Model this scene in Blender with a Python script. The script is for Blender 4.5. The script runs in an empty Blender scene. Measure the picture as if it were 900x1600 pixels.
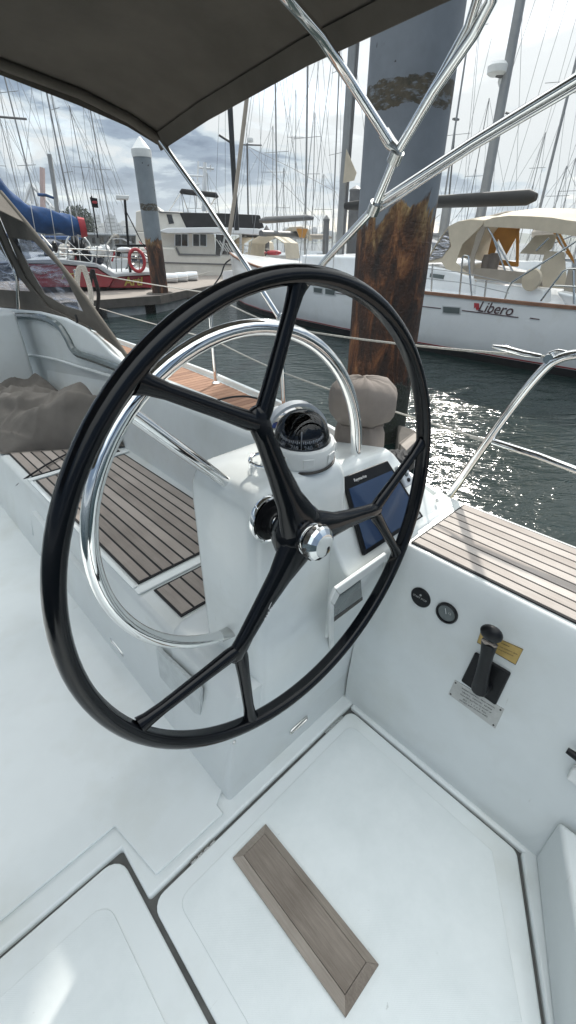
import bpy, bmesh, math, random
from mathutils import Vector, Matrix
random.seed(7)
V = Vector
R = math.radians
# ------------------------------------------------------------------ camera model
F, HZ, YAW = 690.0, 376.0, R(43.5)
PITCH = math.atan((800 - HZ) / F)
HD = V((math.sin(YAW), math.cos(YAW), 0))
FW = HD * math.cos(PITCH) - V((0, 0, math.sin(PITCH)))
RT = V((math.cos(YAW), -math.sin(YAW), 0))
UP = RT.cross(FW)
CAM = V((0, 0, 1.42))
WZ = -0.75            # water level; cockpit floor is z = 0; +Y is our bow, +X starboard


def ray(x, y):
    return FW + RT * ((x - 450) / F) - UP * ((y - 800) / F)


def PN(x, y, p0, n):
    d = ray(x, y); n = V(n)
    return CAM + d * (((V(p0) - CAM).dot(n)) / d.dot(n))


def PZ(x, y, z): return PN(x, y, (0, 0, z), (0, 0, 1))
def PX(x, y, X): return PN(x, y, (X, 0, 0), (1, 0, 0))
def PY_(x, y, Y): return PN(x, y, (0, Y, 0), (0, 1, 0))


def PD(x, y, D):
    d = ray(x, y); h = math.hypot(d.x, d.y)
    return CAM + d * (D / h)


# ------------------------------------------------------------------ scene basics
sc = bpy.context.scene
COL = sc.collection


def node_mat(name):
    m = bpy.data.materials.new(name); m.use_nodes = True
    nt = m.node_tree; b = nt.nodes['Principled BSDF']
    return m, nt, b


def rgb(c): return (c[0], c[1], c[2], 1)


def mat(name, col, rough=.5, metal=0, coat=0, var=0, vscale=8, bump=0, bscale=60, spec=.5, col2=None, alpha=1,
        trans=0, rvar=0, stretch=(1, 1, 1), detail=5, emit=0):
    m, nt, b = node_mat(name)
    L = nt.links; N = nt.nodes
    b.inputs['Base Color'].default_value = rgb(col)
    b.inputs['Roughness'].default_value = rough
    b.inputs['Metallic'].default_value = metal
    b.inputs['Coat Weight'].default_value = coat
    b.inputs['Coat Roughness'].default_value = .08
    b.inputs['Specular IOR Level'].default_value = spec
    b.inputs['Alpha'].default_value = alpha
    b.inputs['Transmission Weight'].default_value = trans
    tc = N.new('ShaderNodeTexCoord'); mp = N.new('ShaderNodeMapping'); mp.inputs['Scale'].default_value = stretch
    L.new(tc.outputs['Object'], mp.inputs['Vector'])
    if var or col2 or rvar:
        n = N.new('ShaderNodeTexNoise'); n.inputs['Scale'].default_value = vscale; n.inputs['Detail'].default_value = detail
        n.inputs['Roughness'].default_value = .62
        L.new(mp.outputs[0], n.inputs['Vector'])
        cr = N.new('ShaderNodeValToRGB'); cr.color_ramp.elements[0].position = .32; cr.color_ramp.elements[1].position = .68
        a = col2 if col2 else tuple(max(0, c * (1 - var)) for c in col)
        bb = col if col2 else tuple(min(1, c * (1 + var * .6)) for c in col)
        cr.color_ramp.elements[0].color = rgb(a); cr.color_ramp.elements[1].color = rgb(bb)
        L.new(n.outputs['Fac'], cr.inputs[0]); L.new(cr.outputs[0], b.inputs['Base Color'])
        if rvar:
            mr = N.new('ShaderNodeMapRange'); mr.inputs['To Min'].default_value = max(.02, rough - rvar)
            mr.inputs['To Max'].default_value = rough + rvar
            L.new(n.outputs['Fac'], mr.inputs['Value']); L.new(mr.outputs[0], b.inputs['Roughness'])
    if bump:
        n2 = N.new('ShaderNodeTexNoise'); n2.inputs['Scale'].default_value = bscale; n2.inputs['Detail'].default_value = 4
        L.new(mp.outputs[0], n2.inputs['Vector'])
        bp = N.new('ShaderNodeBump'); bp.inputs['Strength'].default_value = bump; bp.inputs['Distance'].default_value = .01
        L.new(n2.outputs['Fac'], bp.inputs['Height']); L.new(bp.outputs[0], b.inputs['Normal'])
    return m


M = {}
M['gel'] = mat('gelcoat', (.75, .785, .78), .24, coat=.3, var=.05, vscale=3, rvar=.08, bump=.012, bscale=5)
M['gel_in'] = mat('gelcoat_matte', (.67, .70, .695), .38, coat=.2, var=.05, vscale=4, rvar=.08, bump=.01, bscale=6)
M['rubber'] = mat('rubber_seal', (.07, .065, .06), .7, var=.3, vscale=30)
M['caulk'] = mat('black_caulking', (.012, .012, .013), .75, var=.3, vscale=30)
M['black'] = mat('black_gloss', (.003, .0035, .005), .14, coat=0, rvar=.03, vscale=14, spec=.32)
M['blackp'] = mat('black_plastic', (.008, .0085, .010), .38, var=.3, vscale=40, bump=.05, bscale=300, spec=.25)
M['chrome'] = mat('stainless', (.86, .86, .85), .07, metal=1, rvar=.05, vscale=25)
M['chrome2'] = mat('stainless_dull', (.62, .62, .60), .24, metal=1, rvar=.08, vscale=40)
M['white'] = mat('white_plastic', (.74, .75, .73), .3, var=.05, vscale=20)
M['canvas'] = mat('dark_canvas', (.105, .092, .076), .9, var=.18, vscale=6, bump=.25, bscale=700)
M['canvas_cover'] = mat('taupe_cover', (.25, .215, .19), .9, var=.12, vscale=8, bump=.25, bscale=500)
M['bagcover'] = mat('grey_brown_cover', (.165, .148, .13), .88, var=.15, vscale=6, bump=.3, bscale=400)
M['beige'] = mat('beige_canvas', (.56, .49, .38), .85, var=.08, vscale=5, bump=.15, bscale=200)
M['taupe'] = mat('taupe_canvas', (.33, .29, .24), .9, var=.1, vscale=5, bump=.15, bscale=200)
M['orange'] = mat('ochre_canvas', (.52, .25, .06), .8, var=.12, vscale=4, bump=.1, bscale=150)
M['bluec'] = mat('blue_canvas', (.008, .055, .17), .8, var=.35, vscale=3, bump=.5, bscale=14)
M['red'] = mat('red_paint', (.30, .012, .025), .25, coat=.5, var=.12, vscale=2)
M['redp'] = mat('red_orange', (.40, .035, .045), .5, var=.15, vscale=9)
M['yellow'] = mat('yellow_paint', (.5, .38, .07), .5, var=.1, vscale=9)
M['hullw'] = mat('yacht_white', (.76, .78, .79), .22, coat=.3, var=.05, vscale=1.2, rvar=.06)
M['hullc'] = mat('cream_white', (.68, .65, .58), .35, coat=.2, var=.06, vscale=1.5)
M['hullg'] = mat('grey_white', (.5, .52, .53), .4, var=.12, vscale=1.5)
M['navy'] = mat('navy_paint', (.02, .03, .06), .3, coat=.3, var=.2, vscale=2)
M['boot'] = mat('boot_stripe', (.012, .012, .014), .5, var=.3, vscale=3)
M['stripe_red'] = mat('red_stripe', (.25, .03, .03), .5, var=.2, vscale=8)
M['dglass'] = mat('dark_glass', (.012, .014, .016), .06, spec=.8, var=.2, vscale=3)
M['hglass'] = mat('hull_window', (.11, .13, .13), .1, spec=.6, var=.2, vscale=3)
M['alu'] = mat('mast_alloy', (.36, .36, .35), .42, metal=.6, var=.1, vscale=3)
M['alud'] = mat('mast_grey', (.15, .15, .15), .5, metal=.3, var=.2, vscale=2)
M['blackm'] = mat('mast_black', (.015, .016, .018), .4, var=.2, vscale=3)
M['wire'] = mat('rigging_wire', (.26, .27, .28), .45, metal=.3, var=.2, vscale=5)
M['rope'] = mat('white_rope', (.55, .53, .48), .8, var=.3, vscale=120, bump=.4, bscale=300)
M['ropeb'] = mat('black_rope', (.02, .02, .022), .8, var=.3, vscale=120, bump=.4, bscale=300)
M['ropeblue'] = mat('blue_rope', (.03, .06, .22), .8, var=.5, vscale=90, bump=.4, bscale=300)
M['dockwood'] = mat('dock_planks', (.34, .30, .26), .85, col2=(.24, .21, .19), vscale=2, stretch=(1, 8, 1), bump=.3, bscale=20)
M['docks'] = mat('dock_float', (.33, .34, .34), .8, var=.3, vscale=3, bump=.2, bscale=10)
M['dockd'] = mat('dock_beam', (.09, .08, .07), .9, var=.3, vscale=3, bump=.2, bscale=12)
M['silver'] = mat('engraved_plate', (.48, .48, .46), .4, metal=.35, var=.1, vscale=60)
M['gold'] = mat('gold_label', (.52, .36, .12), .42, metal=.3, var=.1, vscale=60)
M['leaf'] = mat('tree_leaf', (.045, .07, .03), .8, col2=(.02, .035, .018), vscale=1)
M['bark'] = mat('bark', (.08, .06, .045), .9, var=.3, vscale=3)
M['concrete'] = mat('concrete', (.32, .31, .29), .9, var=.2, vscale=.6, bump=.2, bscale=4)
M['crane'] = mat('crane_red', (.33, .13, .10), .6, var=.15, vscale=.5)
M['faint'] = mat('faded_patch', (.56, .59, .585), .5, var=.12, vscale=30)
M['olive'] = mat('weathered_rail', (.30, .28, .20), .7, col2=(.2, .19, .13), vscale=14, bump=.2, bscale=60)
M['hood'] = mat('grey_hood', (.55, .58, .61), .3, coat=.3, var=.08, vscale=20)
M['textw'] = mat('white_print', (.75, .75, .75), .5, var=.03)
M['textd'] = mat('dark_print', (.03, .03, .03), .6, var=.03)
M['maroon'] = mat('maroon_print', (.06, .025, .03), .5, var=.03)


def teak_mat(name, c1, c2, rough=.8, axis='Y'):
    m, nt, b = node_mat(name); N = nt.nodes; L = nt.links
    tc = N.new('ShaderNodeTexCoord'); mp = N.new('ShaderNodeMapping')
    s = {'Y': (1, .05, 1), 'X': (.05, 1, 1), 'Z': (1, 1, .05)}[axis]
    mp.inputs['Scale'].default_value = s
    L.new(tc.outputs['Object'], mp.inputs['Vector'])
    n = N.new('ShaderNodeTexNoise'); n.inputs['Scale'].default_value = 260; n.inputs['Detail'].default_value = 6; n.inputs['Roughness'].default_value = .7
    L.new(mp.outputs[0], n.inputs['Vector'])
    n2 = N.new('ShaderNodeTexNoise'); n2.inputs['Scale'].default_value = 7; n2.inputs['Detail'].default_value = 4
    L.new(tc.outputs['Object'], n2.inputs['Vector'])
    at = N.new('ShaderNodeAttribute'); at.attribute_name = 'plank'
    ad = N.new('ShaderNodeMath'); ad.operation = 'MULTIPLY_ADD'; ad.inputs[1].default_value = .42
    L.new(n2.outputs['Fac'], ad.inputs[0]); 
    mu = N.new('ShaderNodeMath'); mu.operation = 'MULTIPLY'; mu.inputs[1].default_value = .45
    L.new(n.outputs['Fac'], mu.inputs[0]); L.new(mu.outputs[0], ad.inputs[2])
    a2 = N.new('ShaderNodeMath'); a2.operation = 'MULTIPLY_ADD'; a2.inputs[1].default_value = .36
    L.new(at.outputs['Fac'], a2.inputs[0]); L.new(ad.outputs[0], a2.inputs[2])
    cr = N.new('ShaderNodeValToRGB'); cr.color_ramp.elements[0].position = .36; cr.color_ramp.elements[1].position = .78
    cr.color_ramp.elements[0].color = rgb(c2); cr.color_ramp.elements[1].color = rgb(c1)
    L.new(a2.outputs[0], cr.inputs[0]); L.new(cr.outputs[0], b.inputs['Base Color'])
    b.inputs['Roughness'].default_value = rough
    bp = N.new('ShaderNodeBump'); bp.inputs['Strength'].default_value = .5; bp.inputs['Distance'].default_value = .002
    L.new(n.outputs['Fac'], bp.inputs['Height']); L.new(bp.outputs[0], b.inputs['Normal'])
    return m


M['teak'] = teak_mat('teak_bench', (.42, .365, .325), (.23, .195, .17))
M['teakl'] = teak_mat('teak_bleached', (.58, .53, .49), (.33, .285, .255))
M['teakr'] = teak_mat('teak_side_deck', (.34, .19, .12), (.18, .09, .055))
M['teakb'] = teak_mat('teak_foot_block', (.37, .32, .27), (.16, .13, .105))


def dock_planks():
    m = M['dockwood']; nt = m.node_tree; N = nt.nodes; L = nt.links; b = N['Principled BSDF']
    g = N.new('ShaderNodeNewGeometry'); mp = N.new('ShaderNodeMapping'); mp.inputs['Rotation'].default_value = (0, 0, R(-12)); L.new(g.outputs['Position'], mp.inputs['Vector'])
    w = N.new('ShaderNodeTexWave'); w.bands_direction = 'Y'; w.inputs['Scale'].default_value = 1.9; w.inputs['Distortion'].default_value = .15
    L.new(mp.outputs[0], w.inputs['Vector'])
    cr = N.new('ShaderNodeValToRGB'); cr.color_ramp.elements[0].position = .02; cr.color_ramp.elements[1].position = .12
    cr.color_ramp.elements[0].color = (.25, .24, .22, 1); cr.color_ramp.elements[1].color = (1, 1, 1, 1); L.new(w.outputs['Fac'], cr.inputs[0])
    mx = N.new('ShaderNodeMixRGB'); mx.blend_type = 'MULTIPLY'; mx.inputs[0].default_value = .8
    L.new(b.inputs['Base Color'].links[0].from_socket, mx.inputs[1]); L.new(cr.outputs[0], mx.inputs[2]); L.new(mx.outputs[0], b.inputs['Base Color'])


dock_planks()


def nonskid():
    m, nt, b = node_mat('nonskid'); N = nt.nodes; L = nt.links
    b.inputs['Roughness'].default_value = .5
    tc = N.new('ShaderNodeTexCoord')
    mp = N.new('ShaderNodeMapping'); mp.inputs['Rotation'].default_value = (0, 0, R(45)); mp.inputs['Scale'].default_value = (330, 330, 330)
    L.new(tc.outputs['Object'], mp.inputs['Vector'])
    v = N.new('ShaderNodeTexVoronoi'); v.inputs['Scale'].default_value = 1; v.inputs['Randomness'].default_value = .0
    v.voronoi_dimensions = '2D'
    L.new(mp.outputs[0], v.inputs['Vector'])
    bp = N.new('ShaderNodeBump'); bp.inputs['Strength'].default_value = .35; bp.inputs['Distance'].default_value = .0006; bp.invert = True
    L.new(v.outputs['Distance'], bp.inputs['Height']); L.new(bp.outputs[0], b.inputs['Normal'])
    n = N.new('ShaderNodeTexNoise'); n.inputs['Scale'].default_value = 5; n.inputs['Detail'].default_value = 8; n.inputs['Roughness'].default_value = .7
    L.new(tc.outputs['Object'], n.inputs['Vector'])
    cr = N.new('ShaderNodeValToRGB')
    cr.color_ramp.elements[0].position = .3; cr.color_ramp.elements[0].color = (.66, .70, .695, 1)
    cr.color_ramp.elements[1].position = .62; cr.color_ramp.elements[1].color = (.74, .775, .77, 1)
    L.new(n.outputs['Fac'], cr.inputs[0])
    # small scuffs
    n3 = N.new('ShaderNodeTexNoise'); n3.inputs['Scale'].default_value = 38; n3.inputs['Detail'].default_value = 3
    L.new(tc.outputs['Object'], n3.inputs['Vector'])
    c3 = N.new('ShaderNodeValToRGB'); c3.color_ramp.elements[0].position = .735; c3.color_ramp.elements[1].position = .80
    c3.color_ramp.elements[0].color = (1, 1, 1, 1); c3.color_ramp.elements[1].color = (.45, .45, .43, 1)
    L.new(n3.outputs['Fac'], c3.inputs[0])
    mx = N.new('ShaderNodeMixRGB'); mx.blend_type = 'MULTIPLY'; mx.inputs[0].default_value = 1
    L.new(cr.outputs[0], mx.inputs[1]); L.new(c3.outputs[0], mx.inputs[2]); L.new(mx.outputs[0], b.inputs['Base Color'])
    return m


M['nonskid'] = nonskid()


def wrinkle(m, scale, dist, strength=.9):
    nt = m.node_tree; N = nt.nodes; L = nt.links; b = N['Principled BSDF']
    tc = N.new('ShaderNodeTexCoord'); n = N.new('ShaderNodeTexNoise'); n.noise_type = 'RIDGED_MULTIFRACTAL'
    n.inputs['Scale'].default_value = scale; n.inputs['Detail'].default_value = 3; n.inputs['Distortion'].default_value = .8
    L.new(tc.outputs['Object'], n.inputs['Vector'])
    bp = N.new('ShaderNodeBump'); bp.inputs['Strength'].default_value = strength; bp.inputs['Distance'].default_value = dist
    L.new(n.outputs['Fac'], bp.inputs['Height'])
    old = b.inputs['Normal'].links[0].from_node if b.inputs['Normal'].links else None
    if old: L.new(bp.outputs[0], old.inputs['Normal'])
    else: L.new(bp.outputs[0], b.inputs['Normal'])


def scuff(m, amt=.5):
    nt = m.node_tree; N = nt.nodes; L = nt.links; b = N['Principled BSDF']
    tc = N.new('ShaderNodeTexCoord')
    src = b.inputs['Base Color'].links[0].from_socket
    cur = src
    for sc_, st, p0, p1, c in ((34, (1, 1, 1), .735, .79, (.42, .41, .38)), (3.5, (1, 1, 1), .50, .78, (.86, .845, .80)), (13, (1, 6, 1), .70, .76, (.78, .77, .74))):
        mp = N.new('ShaderNodeMapping'); mp.inputs['Scale'].default_value = st; mp.inputs['Rotation'].default_value = (0, 0, .6); L.new(tc.outputs['Object'], mp.inputs['Vector'])
        n = N.new('ShaderNodeTexNoise'); n.inputs['Scale'].default_value = sc_; n.inputs['Detail'].default_value = 6; n.inputs['Roughness'].default_value = .6
        L.new(mp.outputs[0], n.inputs['Vector'])
        cr = N.new('ShaderNodeValToRGB'); cr.color_ramp.elements[0].position = p0; cr.color_ramp.elements[1].position = p1
        cr.color_ramp.elements[0].color = (1, 1, 1, 1); cr.color_ramp.elements[1].color = rgb(c); L.new(n.outputs['Fac'], cr.inputs[0])
        mx = N.new('ShaderNodeMixRGB'); mx.blend_type = 'MULTIPLY'; mx.inputs[0].default_value = amt; L.new(cur, mx.inputs[1]); L.new(cr.outputs[0], mx.inputs[2]); cur = mx.outputs[0]
    L.new(cur, b.inputs['Base Color'])


scuff(M['gel'], .8); scuff(M['gel_in'], .8); scuff(M['hullw'], .5); scuff(M['hullc'], .7)
wrinkle(M['bluec'], 1.3, .06); wrinkle(M['bagcover'], 5, .02); wrinkle(M['canvas_cover'], 9, .006); wrinkle(M['canvas'], 2.2, .008, .7)
wrinkle(M['beige'], 1.6, .03); wrinkle(M['taupe'], 1.6, .03)


def clear_vinyl():
    m, nt, b = node_mat('clear_vinyl'); N = nt.nodes; L = nt.links
    out = N['Material Output']
    tr = N.new('ShaderNodeBsdfTransparent'); tr.inputs[0].default_value = (.80, .82, .86, 1)
    gl = N.new('ShaderNodeBsdfGlossy'); gl.inputs['Roughness'].default_value = .12; gl.inputs[0].default_value = (.9, .9, .95, 1)
    tc = N.new('ShaderNodeTexCoord'); n = N.new('ShaderNodeTexNoise'); n.inputs['Scale'].default_value = 7; n.inputs['Detail'].default_value = 2
    n.inputs['Distortion'].default_value = 1.5
    mp = N.new('ShaderNodeMapping'); mp.inputs['Rotation'].default_value = (R(40), 0, 0); mp.inputs['Scale'].default_value = (1, .35, 2.5)
    L.new(tc.outputs['Object'], mp.inputs['Vector']); L.new(mp.outputs[0], n.inputs['Vector'])
    bp = N.new('ShaderNodeBump'); bp.inputs['Strength'].default_value = .9; bp.inputs['Distance'].default_value = .03
    L.new(n.outputs['Fac'], bp.inputs['Height']); L.new(bp.outputs[0], gl.inputs['Normal'])
    cr = N.new('ShaderNodeValToRGB'); cr.color_ramp.elements[0].position = .42; cr.color_ramp.elements[1].position = .68
    cr.color_ramp.elements[0].color = (.06, .06, .06, 1); cr.color_ramp.elements[1].color = (.45, .45, .45, 1)
    L.new(n.outputs['Fac'], cr.inputs[0])
    mx = N.new('ShaderNodeMixShader'); L.new(cr.outputs[0], mx.inputs[0]); L.new(tr.outputs[0], mx.inputs[1]); L.new(gl.outputs[0], mx.inputs[2])
    L.new(mx.outputs[0], out.inputs['Surface'])
    return m


M['vinyl'] = clear_vinyl()


def lens_mat():
    m, nt, b = node_mat('compass_lens'); N = nt.nodes; L = nt.links
    out = N['Material Output']
    tr = N.new('ShaderNodeBsdfTransparent'); tr.inputs[0].default_value = (.92, .93, .96, 1)
    gl = N.new('ShaderNodeBsdfGlossy'); gl.inputs['Roughness'].default_value = .03
    fr = N.new('ShaderNodeFresnel'); fr.inputs['IOR'].default_value = 1.5
    mx = N.new('ShaderNodeMixShader'); L.new(fr.outputs[0], mx.inputs[0]); L.new(tr.outputs[0], mx.inputs[1]); L.new(gl.outputs[0], mx.inputs[2])
    L.new(mx.outputs[0], out.inputs['Surface'])
    return m


M['lens'] = lens_mat()


def pile_mat(name, z_rust, z_mussel, blue=(.18, .20, .225)):
    m, nt, b = node_mat(name); N = nt.nodes; L = nt.links
    g = N.new('ShaderNodeNewGeometry'); sp = N.new('ShaderNodeSeparateXYZ'); L.new(g.outputs['Position'], sp.inputs[0])

    def noise(s, d=6, st=(1, 1, 1), dist=0, r=.65):
        mp = N.new('ShaderNodeMapping'); mp.inputs['Scale'].default_value = st; L.new(g.outputs['Position'], mp.inputs['Vector'])
        n = N.new('ShaderNodeTexNoise'); n.inputs['Scale'].default_value = s; n.inputs['Detail'].default_value = d
        n.inputs['Roughness'].default_value = r; n.inputs['Distortion'].default_value = dist
        L.new(mp.outputs[0], n.inputs['Vector']); return n.outputs['Fac']

    def math_(op, a, b_=None, c=None):
        n = N.new('ShaderNodeMath'); n.operation = op
        for i, v in enumerate((a, b_, c)):
            if v is None: continue
            if isinstance(v, (int, float)): n.inputs[i].default_value = v
            else: L.new(v, n.inputs[i])
        return n.outputs[0]

    def ramp(fac, els):
        cr = N.new('ShaderNodeValToRGB'); e = cr.color_ramp.elements
        while len(e) < len(els): e.new(.5)
        for q, (p_, c_) in zip(e, els): q.position = p_; q.color = rgb(c_)
        L.new(fac, cr.inputs[0]); return cr.outputs[0]

    def mix(f, a, b_):
        mx = N.new('ShaderNodeMixRGB')
        if isinstance(f, float): mx.inputs[0].default_value = f
        else: L.new(f, mx.inputs[0])
        L.new(a, mx.inputs[1]); L.new(b_, mx.inputs[2]); return mx.outputs[0]
    z = sp.outputs['Z']
    bl = ramp(noise(2.2, 6), [(.3, tuple(c * .82 for c in blue)), (.7, tuple(c * 1.12 for c in blue))])
    speck = ramp(noise(9, 2, (1, 1, .6)), [(.70, (0, 0, 0)), (.73, (1, 1, 1))])
    dark = N.new('ShaderNodeRGB'); dark.outputs[0].default_value = (.035, .035, .035, 1)
    hi = math_('GREATER_THAN', z, z_rust + 1.05)
    bl = mix(math_('MULTIPLY', speck, hi), bl, dark.outputs[0])
    # dirty ring
    ring = math_('SUBTRACT', 1, math_('MULTIPLY', math_('ABSOLUTE', math_('ADD', math_('SUBTRACT', z, z_rust + .86), math_('MULTIPLY', math_('SUBTRACT', noise(3, 5), .5), .22))), 10.0))
    ringm = math_('MULTIPLY', math_('GREATER_THAN', ring, 0), ramp(noise(10, 4, (1, 1, 3)), [(.36, (0, 0, 0)), (.5, (1, 1, 1))]))
    ringc = ramp(noise(16, 5), [(.3, (.03, .025, .015)), (.7, (.10, .08, .05))])
    bl = mix(ringm, bl, ringc)
    # rust zone with ragged vertical fingers
    edge = math_('ADD', math_('MULTIPLY', math_('SUBTRACT', noise(2.4, 8, (1, 1, .4), .9), .5), 1.5), math_('SUBTRACT', z_rust, z))
    rf = ramp(math_('MULTIPLY_ADD', edge, 3.5, .5), [(.42, (0, 0, 0)), (.58, (1, 1, 1))])
    rustn = noise(5, 9, (1, 1, .3), .6, .75)
    rust = ramp(rustn, [(.38, (.018, .011, .009)), (.5, (.075, .032, .016)), (.58, (.24, .10, .04)), (.66, (.46, .24, .10)), (.76, (.34, .31, .27))])
    fringe = ramp(math_('MULTIPLY_ADD', edge, 1.1, .5), [(.5, (1, 1, 1)), (.85, (0, 0, 0))])
    fr = ramp(noise(6, 7, (1, 1, .3), .5, .75), [(.42, (.05, .03, .02)), (.5, (.20, .10, .035)), (.62, (.60, .42, .19))])
    rust = mix(math_('MULTIPLY', fringe, .9), rust, fr)
    lowd = ramp(math_('MULTIPLY_ADD', z, -1.0, z_rust), [(.0, (1, 1, 1)), (.75, (.62, .55, .5))])
    mm = N.new('ShaderNodeMixRGB'); mm.blend_type = 'MULTIPLY'; mm.inputs[0].default_value = 1
    L.new(rust, mm.inputs[1]); L.new(lowd, mm.inputs[2])
    col = mix(rf, bl, mm.outputs[0])
    # mussels and weed
    me = math_('ADD', math_('MULTIPLY', math_('SUBTRACT', noise(4, 5), .5), .8), math_('SUBTRACT', z_mussel, z))
    mf = ramp(math_('MULTIPLY_ADD', me, 5, .5), [(.4, (0, 0, 0)), (.6, (1, 1, 1))])
    vz = N.new('ShaderNodeTexVoronoi'); vz.inputs['Scale'].default_value = 34; L.new(g.outputs['Position'], vz.inputs['Vector'])
    mus = ramp(vz.outputs['Distance'], [(.0, (.16, .17, .17)), (.25, (.025, .028, .025)), (1, (.02, .03, .012))])
    col = mix(mf, col, mus)
    L.new(col, b.inputs['Base Color'])
    b.inputs['Roughness'].default_value = .62
    bp = N.new('ShaderNodeBump'); bp.inputs['Strength'].default_value = .8; bp.inputs['Distance'].default_value = .03
    hgt = math_('MULTIPLY', math_('ADD', rf, mf), math_('ADD', noise(26, 6), rustn))
    L.new(hgt, bp.inputs['Height']); L.new(bp.outputs[0], b.inputs['Normal'])
    return m


def water_mat():
    m, nt, b = node_mat('harbour_water'); N = nt.nodes; L = nt.links
    b.inputs['Base Color'].default_value = (.008, .018, .017, 1)
    b.inputs['Roughness'].default_value = .13
    b.inputs['IOR'].default_value = 1.33
    g = N.new('ShaderNodeNewGeometry')
    mp = N.new('ShaderNodeMapping'); mp.inputs['Scale'].default_value = (1, 1, 1); mp.inputs['Rotation'].default_value = (0, 0, R(40))
    L.new(g.outputs['Position'], mp.inputs['Vector'])
    mp2 = N.new('ShaderNodeMapping'); mp2.inputs['Scale'].default_value = (1.0, 2.0, 1); L.new(mp.outputs[0], mp2.inputs['Vector'])
    a = N.new('ShaderNodeTexNoise'); a.inputs['Scale'].default_value = 2.2; a.inputs['Detail'].default_value = 3; a.inputs['Distortion'].default_value = .6
    c = N.new('ShaderNodeTexNoise'); c.inputs['Scale'].default_value = 11; c.inputs['Detail'].default_value = 3; c.inputs['Distortion'].default_value = .5
    L.new(mp2.outputs[0], a.inputs['Vector']); L.new(mp2.outputs[0], c.inputs['Vector'])
    p1 = N.new('ShaderNodeBump'); p1.inputs['Strength'].default_value = .7; p1.inputs['Distance'].default_value = .062
    p2 = N.new('ShaderNodeBump'); p2.inputs['Strength'].default_value = .7; p2.inputs['Distance'].default_value = .011
    L.new(a.outputs['Fac'], p1.inputs['Height']); L.new(c.outputs['Fac'], p2.inputs['Height'])
    L.new(p1.outputs[0], p2.inputs['Normal']); L.new(p2.outputs[0], b.inputs['Normal'])
    return m


M['water'] = water_mat()


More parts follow.
